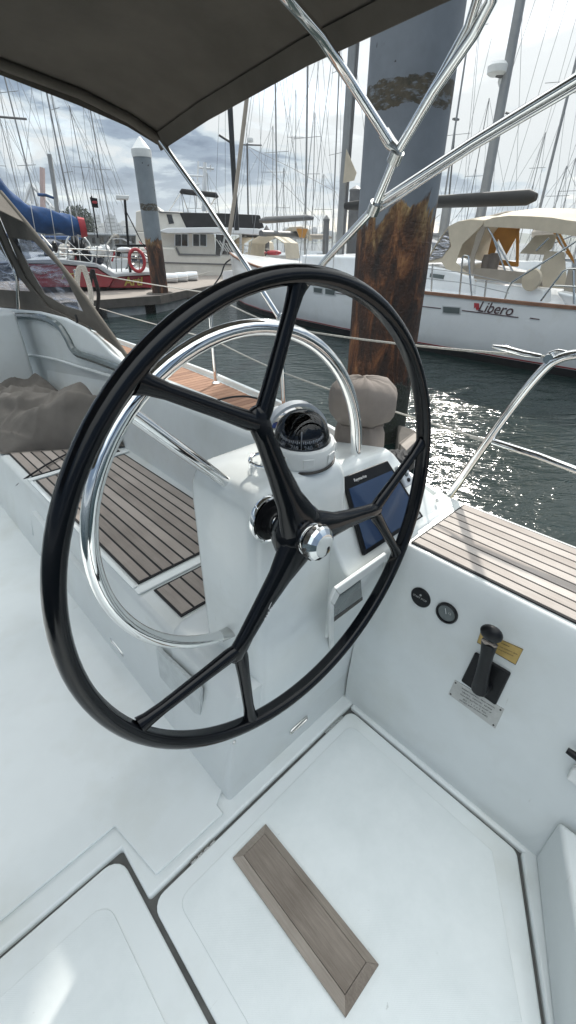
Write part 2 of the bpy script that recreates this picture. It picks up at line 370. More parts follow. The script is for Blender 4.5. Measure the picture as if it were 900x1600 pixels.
# ------------------------------------------------------------------ mesh builder
class MB:
    def __init__(s): s.v = []; s.f = []; s.mi = []; s.at = []

    def add(s, vs, fs, mi=0, at=0.0):
        o = len(s.v); s.v += [V(p) for p in vs]
        for f in fs: s.f.append([i + o for i in f]); s.mi.append(mi); s.at.append(at)
        return s

    def box(s, x0, x1, y0, y1, z0, z1, mi=0, at=0.0):
        vs = [(x, y, z) for z in (z0, z1) for y in (y0, y1) for x in (x0, x1)]
        return s.add(vs, [(0, 2, 3, 1), (4, 5, 7, 6), (0, 1, 5, 4), (2, 6, 7, 3), (0, 4, 6, 2), (1, 3, 7, 5)], mi, at)

    def obox(s, c, ax, ay, az, mi=0):
        c, ax, ay, az = V(c), V(ax), V(ay), V(az)
        vs = [c + ax * i + ay * j + az * k for k in (-1, 1) for j in (-1, 1) for i in (-1, 1)]
        return s.add(vs, [(0, 2, 3, 1), (4, 5, 7, 6), (0, 1, 5, 4), (2, 6, 7, 3), (0, 4, 6, 2), (1, 3, 7, 5)], mi)

    def prism(s, pts, off, mi=0, at=0.0):
        pts = [V(p) for p in pts]; off = V(off); n = len(pts)
        nrm = V((0, 0, 0))
        for i in range(n): nrm += pts[i].cross(pts[(i + 1) % n])
        if nrm.dot(off) > 0: pts = pts[::-1]
        vs = pts + [p + off for p in pts]
        fs = [tuple(range(n)), tuple(range(2 * n - 1, n - 1, -1))] + [(i, i + n, (i + 1) % n + n, (i + 1) % n) for i in range(n)]
        return s.add(vs, fs, mi, at)

    def loft(s, rings, closed=True, caps=True, mi=0):
        n = len(rings[0]); vs = [p for r in rings for p in r]; fs = []
        for i in range(len(rings) - 1):
            for j in range(n if closed else n - 1):
                k = (j + 1) % n
                fs.append((i * n + j, i * n + k, (i + 1) * n + k, (i + 1) * n + j))
        if caps and closed:
            fs.append(tuple(range(n - 1, -1, -1))); fs.append(tuple(range((len(rings) - 1) * n, len(rings) * n)))
        return s.add(vs, fs, mi)

    def tube(s, pts, r, n=10, closed=False, mi=0, caps=True, flat=None):
        pts = [V(p) for p in pts]; m = len(pts)
        rs = r if isinstance(r, (list, tuple)) else [r] * m
        T = []
        for i in range(m):
            a = pts[i - 1] if (i > 0 or closed) else pts[i]; b = pts[(i + 1) % m] if (i < m - 1 or closed) else pts[i]
            T.append((b - a).normalized())
        if flat is not None: N0 = V(flat)
        else: N0 = V((0, 0, 1)) if abs(T[0].z) < .9 else V((1, 0, 0))
        rings = []; nn = N0
        for i in range(m):
            if flat is not None: nn = V(flat)
            nn = (nn - T[i] * nn.dot(T[i])).normalized(); bb = T[i].cross(nn)
            rr = rs[i]
            ra, rb = rr if isinstance(rr, tuple) else (rr, rr)
            rings.append([pts[i] + nn * (math.cos(2 * math.pi * k / n) * ra) + bb * (math.sin(2 * math.pi * k / n) * rb) for k in range(n)])
        if closed: rings.append(rings[0]); return s.loft(rings, True, False, mi)
        return s.loft(rings, True, caps, mi)

    def lathe(s, prof, c, axis, n=32, mi=0, x=None):
        c = V(c); a = V(axis).normalized(); x = V((1, 0, 0)) if x is None else V(x)
        if abs(a.dot(x)) > .9: x = V((0, 1, 0))
        x = (x - a * a.dot(x)).normalized(); y = a.cross(x)
        rings = [[c + a * h + (x * math.cos(2 * math.pi * k / n) + y * math.sin(2 * math.pi * k / n)) * max(r, 1e-4) for k in range(n)] for r, h in prof]
        return s.loft(rings, True, True, mi)

    def ell(s, c, ax, ay, az, nu=16, nv=10, mi=0, fn=None):
        c = V(c); rings = []
        for i in range(1, nv):
            t = math.pi * i / nv; ring = []
            for k in range(nu):
                p = 2 * math.pi * k / nu
                f = fn(t, p) if fn else 1
                ring.append(c + (V(ax) * (math.sin(t) * math.cos(p)) + V(ay) * (math.sin(t) * math.sin(p)) - V(az) * math.cos(t)) * f)
            rings.append(ring)
        return s.loft(rings, True, True, mi)

    def build(s, name, mats, parent=None, bevel=0, seg=3, smooth=35, sub=0, origin=None):
        if not isinstance(mats, (list, tuple)): mats = [mats]
        if parent is not None: o0 = wloc(parent)
        elif origin is not None: o0 = V(origin)
        else:
            xs = [p.x for p in s.v]; ys = [p.y for p in s.v]
            o0 = V(((min(xs) + max(xs)) / 2, (min(ys) + max(ys)) / 2, min(p.z for p in s.v)))
        me = bpy.data.meshes.new(name)
        me.from_pydata([tuple(p - o0) for p in s.v], [], s.f)
        for m in mats: me.materials.append(M[m] if isinstance(m, str) else m)
        me.polygons.foreach_set('material_index', s.mi)
        if any(s.at):
            a = me.attributes.new('plank', 'FLOAT', 'FACE'); a.data.foreach_set('value', s.at)
        bm = bmesh.new(); bm.from_mesh(me); bmesh.ops.recalc_face_normals(bm, faces=bm.faces); bm.to_mesh(me); bm.free()
        if smooth: me.polygons.foreach_set('use_smooth', [True] * len(me.polygons))
        me.update()
        if smooth and not bevel and not sub: me.set_sharp_from_angle(angle=R(smooth))
        o = bpy.data.objects.new(name, me); COL.objects.link(o)
        if parent is None: o.location = o0
        else: o.parent = parent
        if bevel:
            md = o.modifiers.new('bevel', 'BEVEL'); md.width = bevel; md.segments = seg; md.limit_method = 'ANGLE'; md.angle_limit = R(30)
            md.harden_normals = True
        if sub:
            md = o.modifiers.new('sub', 'SUBSURF'); md.levels = sub; md.render_levels = sub
        return o


def wloc(o):
    p = V(o.location)
    while o.parent: o = o.parent; p += V(o.location)
    return p


def tag(o, label, cat, group=None, kind=None):
    if label: o['label'] = label
    if cat: o['category'] = cat
    if group: o['group'] = group
    if kind: o['kind'] = kind
    return o


def thing(name, label, cat, loc=(0, 0, 0), group=None):
    o = bpy.data.objects.new(name, None); COL.objects.link(o); o.location = V(loc); o.empty_display_size = .1
    return tag(o, label, cat, group)


def struct(name, mb, mats, **k):
    return tag(mb.build(name, mats, **k), None, None, None, 'structure')


def text(name, body, size, loc, xdir, ydir, m, parent, extrude=.0004, shear=0, align='CENTER', space=1.0, offset=0):
    cu = bpy.data.curves.new(name, 'FONT'); cu.body = body; cu.size = size; cu.extrude = extrude; cu.shear = shear
    cu.align_x = align; cu.align_y = 'CENTER'; cu.space_character = space; cu.offset = offset
    cu.materials.append(M[m])
    tmp = bpy.data.objects.new(name, cu); me = bpy.data.meshes.new_from_object(tmp); bpy.data.objects.remove(tmp)
    if not me.materials: me.materials.append(M[m])
    o = bpy.data.objects.new(name, me); COL.objects.link(o)
    x = V(xdir).normalized(); y = V(ydir); y = (y - x * x.dot(y)).normalized(); z = x.cross(y)
    mw = Matrix((x, y, z)).transposed().to_4x4(); mw.translation = V(loc) - wloc(parent)
    o.parent = parent; o.matrix_local = mw
    return o


def rr(x0, x1, y0, y1, r, z, n=5):
    out = []
    for cx, cy, a in ((x1 - r, y0 + r, -90), (x1 - r, y1 - r, 0), (x0 + r, y1 - r, 90), (x0 + r, y0 + r, 180)):
        for k in range(n + 1):
            t = R(a + 90 * k / n); out.append(V((cx + r * math.cos(t), cy + r * math.sin(t), z)))
    return out


def smooth_path(pts, n=6, closed=False):
    pts = [V(p) for p in pts]; out = []; m = len(pts)
    rng = range(m if closed else m - 1)
    for i in rng:
        p0 = pts[(i - 1) % m] if (closed or i > 0) else pts[i]; p1 = pts[i]; p2 = pts[(i + 1) % m]
        p3 = pts[(i + 2) % m] if (closed or i < m - 2) else p2
        for k in range(n):
            t = k / n
            out.append(.5 * ((2 * p1) + (p2 - p0) * t + (2 * p0 - 5 * p1 + 4 * p2 - p3) * t * t + (3 * p1 - p0 - 3 * p2 + p3) * t ** 3))
    if not closed: out.append(pts[-1])
    return out


# ================================================================== SETTING: water, sky, hills
w = MB(); w.add([(-850, -850, WZ), (850, -850, WZ), (850, 850, WZ), (-850, 850, WZ)], [(0, 1, 2, 3)])
struct('water', w, 'water', smooth=0)

hzm = bpy.data.materials.new('harbour_air'); hzm.use_nodes = True; hzm.node_tree.nodes.clear()
_o = hzm.node_tree.nodes.new('ShaderNodeOutputMaterial'); _v = hzm.node_tree.nodes.new('ShaderNodeVolumePrincipled')
_v.inputs['Color'].default_value = (.86, .91, .95, 1); _v.inputs['Density'].default_value = .0008; _v.inputs['Anisotropy'].default_value = .2
hzm.node_tree.links.new(_v.outputs[0], _o.inputs['Volume'])
tag(MB().box(-870, 870, -870, 870, WZ - 1.2, 34).build('haze', hzm, smooth=0), None, None, None, 'stuff')

# ================================================================== OUR YACHT: cockpit moulding
ck = thing('yacht_cockpit', 'white fibreglass cockpit and deck of the sailing yacht the picture is taken from', 'sailboat cockpit')

# sole under everything (seen only in the hatch gaps)
M['gutter'] = mat('gutter_grey', (.10, .10, .095), .6, var=.35, vscale=18)
MB().box(-1.7, .95, -1.3, 3.6, -.05, -.016).build('hatch_gutter', 'gutter', ck, smooth=0)
# surrounding floor, butted round the hatches
s = MB()
s.prism([(-1.7, .712, 0), (.047, .712, 0), (.047, .562, 0), (.99, .562, 0), (.99, 3.6, 0), (-1.7, 3.6, 0)], (0, 0, -.029))
s.prism([(.838, .560, 0), (.99, .560, 0), (.99, -1.3, 0), (.838, -.06, 0)], (0, 0, -.029))
s.prism([(.834, -.045, 0), (.852, -.05, 0), (.852, -1.2, 0), (.508, -1.2, 0), (.528, -.231, 0)], (0, 0, -.029))
s.build('cockpit_floor', 'gel', ck, bevel=.009)
s = MB()
s.prism([(-1.7, .755, .001), (.056, .772, .001), (.085, .590, .001), (.30, .587, .001), (.30, .62, .001), (.37, .66, .001), (.37, 3.5, .001), (-1.7, 3.5, .001)], (0, 0, .009))
s.build('raised_floor', 'gel', ck, bevel=.008)
# hatches
hx0, hx1, hy1 = .048, .829, .551
def arc(cx, cy, r, a0, a1, n=5):
    return [V((cx + r * math.cos(R(a0 + (a1 - a0) * k / n)), cy + r * math.sin(R(a0 + (a1 - a0) * k / n)), 0)) for k in range(n + 1)]
pts = [V((hx0, -1.2, 0))] + [V((.50, -1.2, 0)), V((.52, -.225, 0))] + arc(hx1 - .03, -.02, .03, -50, 0) + arc(hx1 - .03, hy1 - .03, .03, 0, 90) + arc(hx0 + .035, hy1 - .035, .035, 90, 180)
hs = MB().prism(pts, (0, 0, -.029)).build('floor_hatch', 'gel', ck, bevel=.007)
inner = [V((hx0 + .045, -1.15, 0)), V((.48, -1.15, 0)), V((.50, -.19, 0)), V((hx1 - .052, .01, 0))] + arc(hx1 - .075, hy1 - .068, .03, 0, 90) + arc(hx0 + .08, hy1 - .073, .03, 90, 180)
MB().prism([p + V((0, 0, .0005)) for p in inner], (0, 0, .0022)).build('nonskid_panel', 'nonskid', hs, bevel=.0018)
pts = [V((-1.6, -1.2, 0)), V((.0365, -1.2, 0))] + arc(.0365 - .045, .703 - .045, .045, 0, 90) + [V((-1.6, .697, 0))]
hs2 = MB().prism(pts, (0, 0, -.029)).build('floor_hatch', 'gel', ck, bevel=.007)
inner = [V((-1.55, -1.15, .0005)), V((-.03, -1.15, .0005))] + [p + V((0, 0, .0005)) for p in arc(-.03 - .04, .63 - .04, .04, 0, 90)] + [V((-1.55, .63, .0005))]
MB().prism(inner, (0, 0, .0022)).build('nonskid_panel', 'nonskid', hs2, bevel=.0018)
# hinges in the gap
for a, b_ in (((.165, .5545), (.245, .5545)), ((.70, .5545), (.79, .5545))):
    q = MB().box(a[0], b_[0], a[1] - .0045, a[1] + .0045, -.028, -.002)
    for k in range(4):
        xx = a[0] + (b_[0] - a[0]) * (k + .5) / 4
        q.box(xx - .007, xx + .007, a[1] - .003, a[1] + .003, -.002, .001)
    q.build('hinge', 'chrome2', ck, bevel=.001, seg=1)

# starboard side: cockpit wall, helm seat, gunwale, hull side (profile extruded fore-aft)
prof = [(.852, -.028), (.856, .10), (.905, .62), (.915, .675), (.932, .697), (1.262, .697), (1.272, .690), (1.275, .64), (1.30, .60), (1.27, .30), (1.2, -1.0), (1.0, -1.0)]
rings = [[V((x, y, z)) for x, z in prof] for y in (-1.3, -.6, 0, .3, .6)]
MB().loft(rings).build('helm_seat', 'gel_in', ck, bevel=.012)
# seat box across the stern quarter
q = MB().prism([(.853, -.075, 0), (.52, -.245, 0), (.50, -1.25, 0), (.853, -1.25, 0)], (0, 0, .20))
q.build('stern_locker', 'gel_in', ck, bevel=.012)


def planks(x0, x1, y0, y1, n, z, gap=.0045, th=.006, border=.0, cut=None):
    """teak strips along y: (mesh slot 0 wood, slot 1 caulk)"""
    b = MB(); w_ = (x1 - x0 - (n + 1) * gap) / n
    b.box(x0, x1, y0, y1, z, z + th - .0015, 1)
    for i in range(n):
        a = x0 + gap + i * (w_ + gap)
        b.box(a, a + w_, y0 + gap, y1 - gap, z + .001, z + th, 0, .02 + random.random())
    return b


planks(.945, 1.245, -1.25, .495, 9, .6975, gap=.0055).build('helm_seat_slats', ['teakl', 'caulk'], ck, smooth=0)
# weathered gunwale outboard of the seat
MB().prism([(1.278, -1.3, .66), (1.335, -1.3, .63), (1.335, -1.3, .52), (1.30, -1.3, .5), (1.278, -1.3, .5)], (0, 1.95, 0)).build('rubbing_strake', 'olive', ck, bevel=.006)

# bench along the starboard side forward of the helm
def extr(prof, ys, name, m, par, bevel=.012, taper=None):
    rings = []
    for y in ys:
        rings.append([V((x + (taper(y, x, z) if taper else 0), y, z)) for x, z in prof])
    return MB().loft(rings).build(name, m, par, bevel=bevel)


extr([(.330, -.028), (.338, .10), (.382, .40), (.392, .415), (.405, .418), (1.0, .418), (1.0, -.028)], (.605, .9, 1.5, 2.5, 3.6), 'bench', 'gel_in', ck, .016)
# raised lips round the slats
MB().box(.398, .92, 1.138, 1.172, .4185, .426).build('bench_lip', 'gel', ck, bevel=.004)
MB().box(.398, .415, 1.176, 2.24, .4185, .4265).build('bench_lip', 'gel', ck, bevel=.003)
planks(.425, .885, 1.19, 2.235, 10, .419, gap=.0085).build('bench_slats', ['teak', 'caulk'], ck, smooth=0)
planks(.425, .885, 2.29, 3.5, 10, .419, gap=.0085).build('bench_slats', ['teak', 'caulk'], ck, smooth=0)
planks(.447, .79, .955, 1.125, 7, .419, gap=.008).build('bench_slats', ['teak', 'caulk'], ck, smooth=0)
MB().box(.398, .92, 2.245, 2.278, .4185, .427).build('bench_lip', 'gel', ck, bevel=.004)
# fold lines moulded into the bench face
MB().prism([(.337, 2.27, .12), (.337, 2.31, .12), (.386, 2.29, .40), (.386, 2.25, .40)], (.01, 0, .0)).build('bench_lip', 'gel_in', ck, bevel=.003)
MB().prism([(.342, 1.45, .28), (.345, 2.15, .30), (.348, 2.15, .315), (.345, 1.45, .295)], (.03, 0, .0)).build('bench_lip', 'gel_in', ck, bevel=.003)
c = PX(183, 1013, .336)
MB().tube(smooth_path([c + V((0, .042, -.004)), c + V((0, .050, .006)), c + V((.001, .042, .014)), c + V((.001, -.042, .014)), c + V((0, -.050, .006)), c + V((0, -.042, -.004))], 3, True), .0035, 6, True).build('scupper', 'chrome2', ck)
MB().obox(c + V((.001, 0, .005)), V((.001, 0, 0)), V((0, .044, 0)), V((0, 0, .007))).build('scupper_grille', 'hglass', ck, smooth=0)

# coaming outboard of the bench
def cx(y): return max(0, (y - .9)) * .018
extr([(.905, .405), (.955, .74), (.972, .785), (.995, .80), (1.12, .80), (1.16, .785), (1.20, .66), (1.20, .40)], (.78, 1.2, 2.0, 2.6, 3.6), 'coaming', 'gel_in', ck, .02, lambda y, x, z: cx(y))
# side deck and topside
def side(y):   # deck edge
    return 1.27 if y < .6 else 1.27 + .235 * (1 - math.exp(-(y - .6) / 1.2)) * 2.1 if y < 9 else 0
rings = []
for y in (.57, .9, 1.3, 1.8, 2.4, 3.2, 4.2, 6.0):
    e = side(y); zt = .655 - .0 * y
    rings.append([V((1.0, y, zt)), V((e - .015, y, zt)), V((e - .012, y, zt + .035)), V((e + .012, y, zt + .035)), V((e + .02, y, zt - .02)), V((e, y, .2)), V((e - .12, y, -1.0)), V((1.0, y, -1.0))])
MB().loft(rings).build('side_deck', 'gel_in', ck, bevel=.006)
# teak side deck boards run across the deck
b = MB(); yy = 1.0
while yy < 5.2:
    y1 = yy + .048
    b.box(1.24 + cx(yy), side(yy) - .035, yy, y1 - .004, .6565, .6625, 0, random.random() + .02); yy = y1
b.build('side_deck_slats', ['teakr'], ck, smooth=0)

MB().box(-1.75, .90, 3.6, 3.85, -.03, 1.02).build('cabin_bulkhead', 'gel_in', ck, bevel=.03)
MB().box(-.85, -.25, 3.585, 3.598, .25, 1.0).build('companionway_door', 'dglass', ck, bevel=.004)
# coachroof moulding that sweeps down into the coaming
tr = [(-90, 474), (0, 478), (60, 483), (100, 493), (130, 508), (150, 525), (172, 548), (195, 566), (225, 600), (262, 632), (225, 625), (150, 640), (-90, 640)]
pts = [PX(x, y, .985) for x, y in tr]
MB().prism(pts, (.30, 0, -.26)).build('coachroof', 'gel_in', ck, bevel=.03, seg=4)
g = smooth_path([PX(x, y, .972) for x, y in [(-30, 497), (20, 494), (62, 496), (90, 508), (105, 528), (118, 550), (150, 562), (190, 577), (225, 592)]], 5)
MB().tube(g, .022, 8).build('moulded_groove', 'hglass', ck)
g = smooth_path([PX(x, y, .965) for x, y in [(-20, 556), (40, 555), (80, 560), (120, 572), (180, 590), (212, 604)]], 4)
MB().tube(g, .009, 6).build('moulded_ridge', 'gel', ck)

# ---------------- helm console
hc = thing('helm_console', 'white moulded helm console standing in front of the wheel', 'helm console', (.6, .7, 0))
q = MB()
lv = [(.28, 0), (.60, .001), (.90, .003), (.945, .006), (.968, .012), (.982, .021), (.990, .032)]
q.loft([rr(.456 + i, .766 - i, .580 + i, .835 - i, .032, z) for z, i in lv])
q.build('column', 'gel', hc, bevel=0, smooth=50)
# plinth / lower body
def prismx(prof, x0, x1, name, m, par, bevel):
    return MB().prism([(x0, y, z) for y, z in prof], (x1 - x0, 0, 0)).build(name, m, par, bevel=bevel)
q = MB()
q.loft([rr(.331 + a, 1.0, .606 - b2, .92, .03, z) for z, a, b2 in [(-.02, 0, 0), (.10, .004, 0), (.40, .045, .012), (.432, .058, .016), (.445, .085, .0)]])
q.build('plinth', 'gel_in', hc, smooth=50)
# right wing carrying the plotter: sloped top
n_pl = V((0, -.17, .115))
def PP(x, y, lift=0):
    p0 = V((0, .535, .72)) + n_pl.normalized() * lift
    return PN(x, y, p0, n_pl)
wing = [(.69, .575, .43), (.69, .515, .672), (.69, .512, .70), (.69, .53, .712), (.69, .662, .906), (.69, .685, .915), (.69, .86, .88), (.69, .92, .80), (.69, .92, .43)]
wingR = [(.90, 0), (1.03, 0)]
rings = []
for x, dz, dy in ((.70, 0, 0), (.90, 0, 0), (1.035, -.012, 0), (1.06, -.03, .0), (1.13, -.115, -.0), (1.20, -.195, 0), (1.225, -.21, 0)):
    r_ = []
    for i, (a, y, z) in enumerate(wing):
        zz = z
        if i >= 4 and i <= 7:
            zz = max(.702 - .0005 * i, z + dz)
        if i == 3: zz = max(.700, z + dz * .1)
        r_.append(V((x, y + (0 if i < 4 else -(dz) * -.25 if i < 6 else 0), zz)))
    rings.append(r_)
q = MB().loft(rings); q.build('plotter_wing', 'gel', hc, bevel=.010)
# pocket in the aft face
def PF(x, y, Y=.0):  # on the wing's aft face plane
    return PN(x, y, (0, .573 - Y, .43), (0, -.242, -.06))
fr = [(518, 1008), (516, 945), (520, 925), (532, 911), (560, 893), (598, 869), (603, 880), (600, 960), (560, 1012)]
outer = [PF(x, y, .0015) for x, y in [(513, 1020), (512, 935), (520, 917), (600, 862), (604, 985)]]
inn = [PF(x, y, .0015) for x, y in [(519, 1014), (518, 942), (527, 925), (597, 874), (598, 976)]]
q = MB(); n_ = V((0, -.97, -.24)).normalized()
for i in range(5):
    j = (i + 1) % 5
    q.prism([outer[i], outer[j], inn[j], inn[i]], n_ * .010)
fo = q.build('storage_pocket', 'white', hc, bevel=.003, seg=2)
MB().prism([p + n_ * .001 for p in inn], n_ * .002).build('pocket_back', 'gel_in', fo, smooth=0)
MB().prism([PF(x, y, .006) for x, y in [(520, 965), (519, 938), (563, 906), (565, 932)]], n_ * .003).build('smoked_panel', 'hglass', fo, bevel=.001, seg=1)
MB().prism([PF(x, y, .006) for x, y in [(519, 971), (519, 965), (565, 932), (565, 936)]], n_ * .004).build('panel_seal', 'rubber', fo, smooth=0)
for x, y in ((583, 972), (693, 780)):
    P = PF(x, y, .003) if x < 600 else V((1.17, .55, .722))
    MB().lathe([(.0, 0), (.006, 0), (.005, .002), (0, .0025)], P, n_ if x < 600 else (0, -.5, .8), 12).build('screw_cap', 'chrome2', hc)
MB().lathe([(.0, 0), (.006, 0), (.005, .002), (0, .0025)], PY_(366, 1160, .602), (0, -1, 0), 12).build('screw_cap', 'chrome2', hc)
# chrome drain slot on the plinth
c = PY_(467, 1134, .602)
q = MB().tube(smooth_path([c + V((-.03, 0, -.004)), c + V((-.036, 0, .004)), c + V((-.03, 0, .012)), c + V((.03, 0, .012)), c + V((.036, 0, .004)), c + V((.03, 0, -.004))], 3, True), .0035, 6, True)
ds = q.build('drain_slot', 'chrome2', hc)
MB().obox(c + V((0, .001, .004)), V((.031, 0, 0)), V((0, .001, 0)), V((0, 0, .006))).build('slot_grille', 'hglass', ds, smooth=0)
# thin plates for faint sticker and dirt marks on the plinth's port face
for px in ([(243, 1012), (312, 1078), (312, 1118), (296, 1112), (250, 1062)], [(252, 1078), (308, 1150), (308, 1172), (260, 1118)]):
    MB().prism([PX(x, y, .352) for x, y in px], (.012, 0, 0)).build('faint_mark', 'faint', hc, bevel=.002, seg=1)

# ---------------- steering wheel
WC = V((.496, .494, .9435)); WN = V((.007, -.9985, .0542)).normalized()
WX = (V((1, 0, 0)) - WN * WN.x).normalized(); WY = WN.cross(WX) * -1
if WY.z < 0: WY = -WY
def WP(a, r, o=0): return WC + WX * (r * math.cos(R(a))) + WY * (r * math.sin(R(a))) + WN * o
sw = thing('steering_wheel', 'large black glossy steering wheel with three forked spokes', 'steering wheel', WC)
rim = []
ns = 120; nr = 16
rings = []
for i in range(ns):
    a = 360 * i / ns; c0 = WP(a, .4355); rd = (c0 - WC).normalized()
    ring = []
    for k in range(nr):
        t = 2 * math.pi * k / nr
        cr_, cn = math.cos(t) * .0145, math.sin(t) * .0180
        if abs(math.cos(t) + 1) < .05: cr_ += .0035   # finger groove on the inside
        ring.append(c0 + rd * cr_ + WN * cn)
    rings.append(ring)
rings.append(rings[0])
MB().loft(rings, True, False).build('rim', 'black', sw, smooth=60)
for a in (108, -12, -132):
    q = MB()
    ps = [WP(a, .0, .012), WP(a, .04, .012), WP(a, .09, .008), WP(a, .15, .003), WP(a, .22, 0), WP(a, .262, 0), WP(a, .275, 0)]
    q.tube(ps, [(.022, .050), (.021, .044), (.018, .0285), (.0150, .0215), (.013, .0180), (.013, .021), (.006, .010)], 16, flat=WN)
    for d in (-20, 20):
        e = WP(a + d, .425); j = WP(a, .245)
        q.tube([j, j.lerp(e, .12), j.lerp(e, .35), j.lerp(e, .8), j.lerp(e, .93), e], [(.012, .012), (.0125, .0155), (.0115, .013), (.0105, .0115), (.0115, .014), (.013, .019)], 14, flat=WN)
    q.build('spoke', 'black', sw, smooth=60)
# printed name on the lower spoke
tp = WP(-132, .135, .0165) + (WP(-42, 1) - WC) * .0105
text('spoke_lettering', 'CARBO NAUTICA', .0095, tp, WP(-132, -1) - WC, (WP(-42, -1) - WC), 'textw', sw, .0003, space=1.15)
MB().tube([WP(-132, .115 + .0095 * k, .019) + (WP(-42, 1) - WC) * (.0005 - .002 * math.sin(math.pi * k / 4)) for k in range(5)], .0006, 5).build('spoke_lettering', 'textw', sw)
q = MB()
q.lathe([(.045, -.03), (.056, -.01), (.060, .004), (.055, .018), (.044, .027), (.032, .031), (0, .032)], WC, WN, 40)
q.build('hub', 'black', sw, smooth=50)
q = MB().lathe([(.032, .029), (.032, .033), (.028, .035), (.022, .035)], WC, WN, 36); q.build('hub_ring', 'chrome', sw, smooth=30)
q = MB().lathe([(.020, .030), (.020, .038), (.033, .040), (.0345, .044), (.0345, .055), (.032, .061), (.023, .068), (.020, .0685), (.0, .0685)], WC, WN, 14)
q.build('hub_nut', 'chrome', sw, smooth=12)
q = MB()
for k in range(14):
    a = 360 * k / 14
    q.lathe([(.0042, 0), (.0042, .0016), (.0, .002)], WP(a, .0343, .0495), WP(a, 1) - WC, 8)
q.build('grip_dimples', 'rubber', sw)
q = MB().lathe([(.018, -.10), (.018, -.02)], WC, WN, 24); q.build('shaft', 'chrome', sw)
# flange of the steering gear on the console
fc = WC - WN * .074
q = MB().lathe([(.050, -.014), (.052, -.004), (.0505, .001), (.047, .002), (.044, -.001), (.022, -.002), (.021, .03), (0, .03)], fc, WN, 40)
fl = q.build('steering_flange', 'chrome', hc, smooth=30)
MB().lathe([(.0435, -.002), (.0435, .0005), (.030, .001), (.029, .012), (.022, .014)], fc, WN, 30).build('flange_brake', 'blackp', fl, smooth=30)

# ---------------- chrome guard hoop
gh = thing('guard_rail', 'polished steel hoop rail bolted to the console behind the wheel', 'grab rail', (.55, .7, .5))
cc = V((.553, .70, .905)); rad = .375
ps = []
for k in range(61):
    a = 250 - (250 - 0) * k / 60
    ps.append(cc + V((math.cos(R(a)) * rad, 0, math.sin(R(a)) * rad)))
ps += [ps[-1] + V((0, 0, -.06))]
MB().tube(ps, .0155, 20).build('hoop_tube', 'chrome', gh, smooth=60)
e = ps[0]
MB().tube([e, e + V((.02, 0, -.004)), e + V((.05, 0, -.008))], [.0160, (.010, .019), (.008, .021)], 16, flat=(0, 0, 1)).build('hoop_foot', 'chrome2', gh, smooth=60)
q = MB().tube([cc + V((math.cos(R(133)) * rad, 0, math.sin(R(133)) * rad)), PY_(365, 762, .70)], .0125, 16)
q.lathe([(.020, 0), (.020, .006), (.0135, .012)], PY_(369, 766, .70), PY_(235, 650, .7) - PY_(365, 762, .7), 20)
q.build('brace_tube', 'chrome', gh, smooth=50)
q = MB().tube([V((.925, .70, .90)), V((.86, .70, .888)), V((.85, .70, .86))], .010, 12); q.build('hoop_bracket', 'chrome', gh)

# ---------------- compass
CC = V((.668, .660, 1.008))
cp = thing('compass', 'domed black ship compass in a white ring on top of the console', 'compass', CC)
ax = V((-.05, -.08, 1)).normalized()
q = MB().lathe([(.074, -.012), (.077, -.004), (.077, .024), (.074, .031), (.066, .034), (.062, .030)], CC, ax, 48)
rg = q.build('ring', 'white', cp, smooth=30)
for k in range(8):
    q = MB(); a = 45 * k + 12; t = V((math.cos(R(a)), math.sin(R(a)), 0)); t = (t - ax * ax.dot(t)).normalized(); bt = ax.cross(t)
    q.obox(CC + t * .078 + ax * .010, t * .002, bt * .012, ax * .011)
    q.build('grip_pad', 'white', rg, bevel=.001, seg=2)
MB().lathe([(.079, -.016), (.079, -.012)], CC, ax, 40).build('gasket', 'rubber', cp)
dome = [(.0625 * math.cos(R(t)), .036 + .062 * math.sin(R(t))) for t in range(-18, 91, 9)]
MB().lathe(dome, CC, ax, 48).build('lens', 'lens', cp, smooth=60)
MB().lathe([(.060, .012), (.058, .026), (.030, .030), (0, .031)], CC, ax, 40).build('bowl', 'blackp', cp)
vw = (CAM - CC).normalized(); vw = (vw - ax * ax.dot(vw)).normalized(); sd = ax.cross(vw)
vbk = -vw; sbk = ax.cross(vbk); rings = []
for i in range(9):
    t = R(-12 + 102 * i / 8); rings.append([CC + ax * (.036 + .0595 * math.sin(t)) + (vbk * math.sin(p_) + sbk * math.cos(p_)) * (.060 * math.cos(t)) for p_ in [R(-12 + 204 * k / 20) for k in range(21)]])
MB().loft(rings, closed=False, caps=False).build('inner_shell', 'black', cp, smooth=60)
# card
card = MB().lathe([(.050, .020), (.0515, .030), (.046, .044), (.041, .049), (.012, .050), (0, .054)], CC, ax, 40).build('compass_card', 'black', cp, smooth=30)
vw = (CAM - CC).normalized(); vw = (vw - ax * ax.dot(vw)).normalized(); sd = ax.cross(vw)
q = MB()
for k in range(-16, 17):
    a = R(k * 5.6); dirn = vw * math.cos(a) + sd * math.sin(a); tt = ax.cross(dirn)
    L_ = .0055 if k % 2 == 0 else .0035
    up = (ax * .014 - dirn * .008).normalized()
    q.obox(CC + dirn * .0478 + ax * .0440 + up * (.002 - L_ * .2), tt * .0007, up * L_ * .6, (up.cross(tt)) * .0006)
q.build('card_ticks', 'textw', card, smooth=0)
for k, tx in ((-52, '180'), (-17, '210'), (17, '240'), (52, '270')):
    a = R(k); dirn = vw * math.cos(a) + sd * math.sin(a); up = (ax * .014 - dirn * .008).normalized()
    text('card_figures', tx, .0125, CC + dirn * .0528 + ax * .0345, ax.cross(dirn), up, 'textw', card, .0002)
MB().tube([CC + vw * .0525 + ax * .030, CC + vw * .052 + ax * .05, CC + vw * .040 + ax * .068], .0007, 6).build('lubber_line', 'textw', cp)
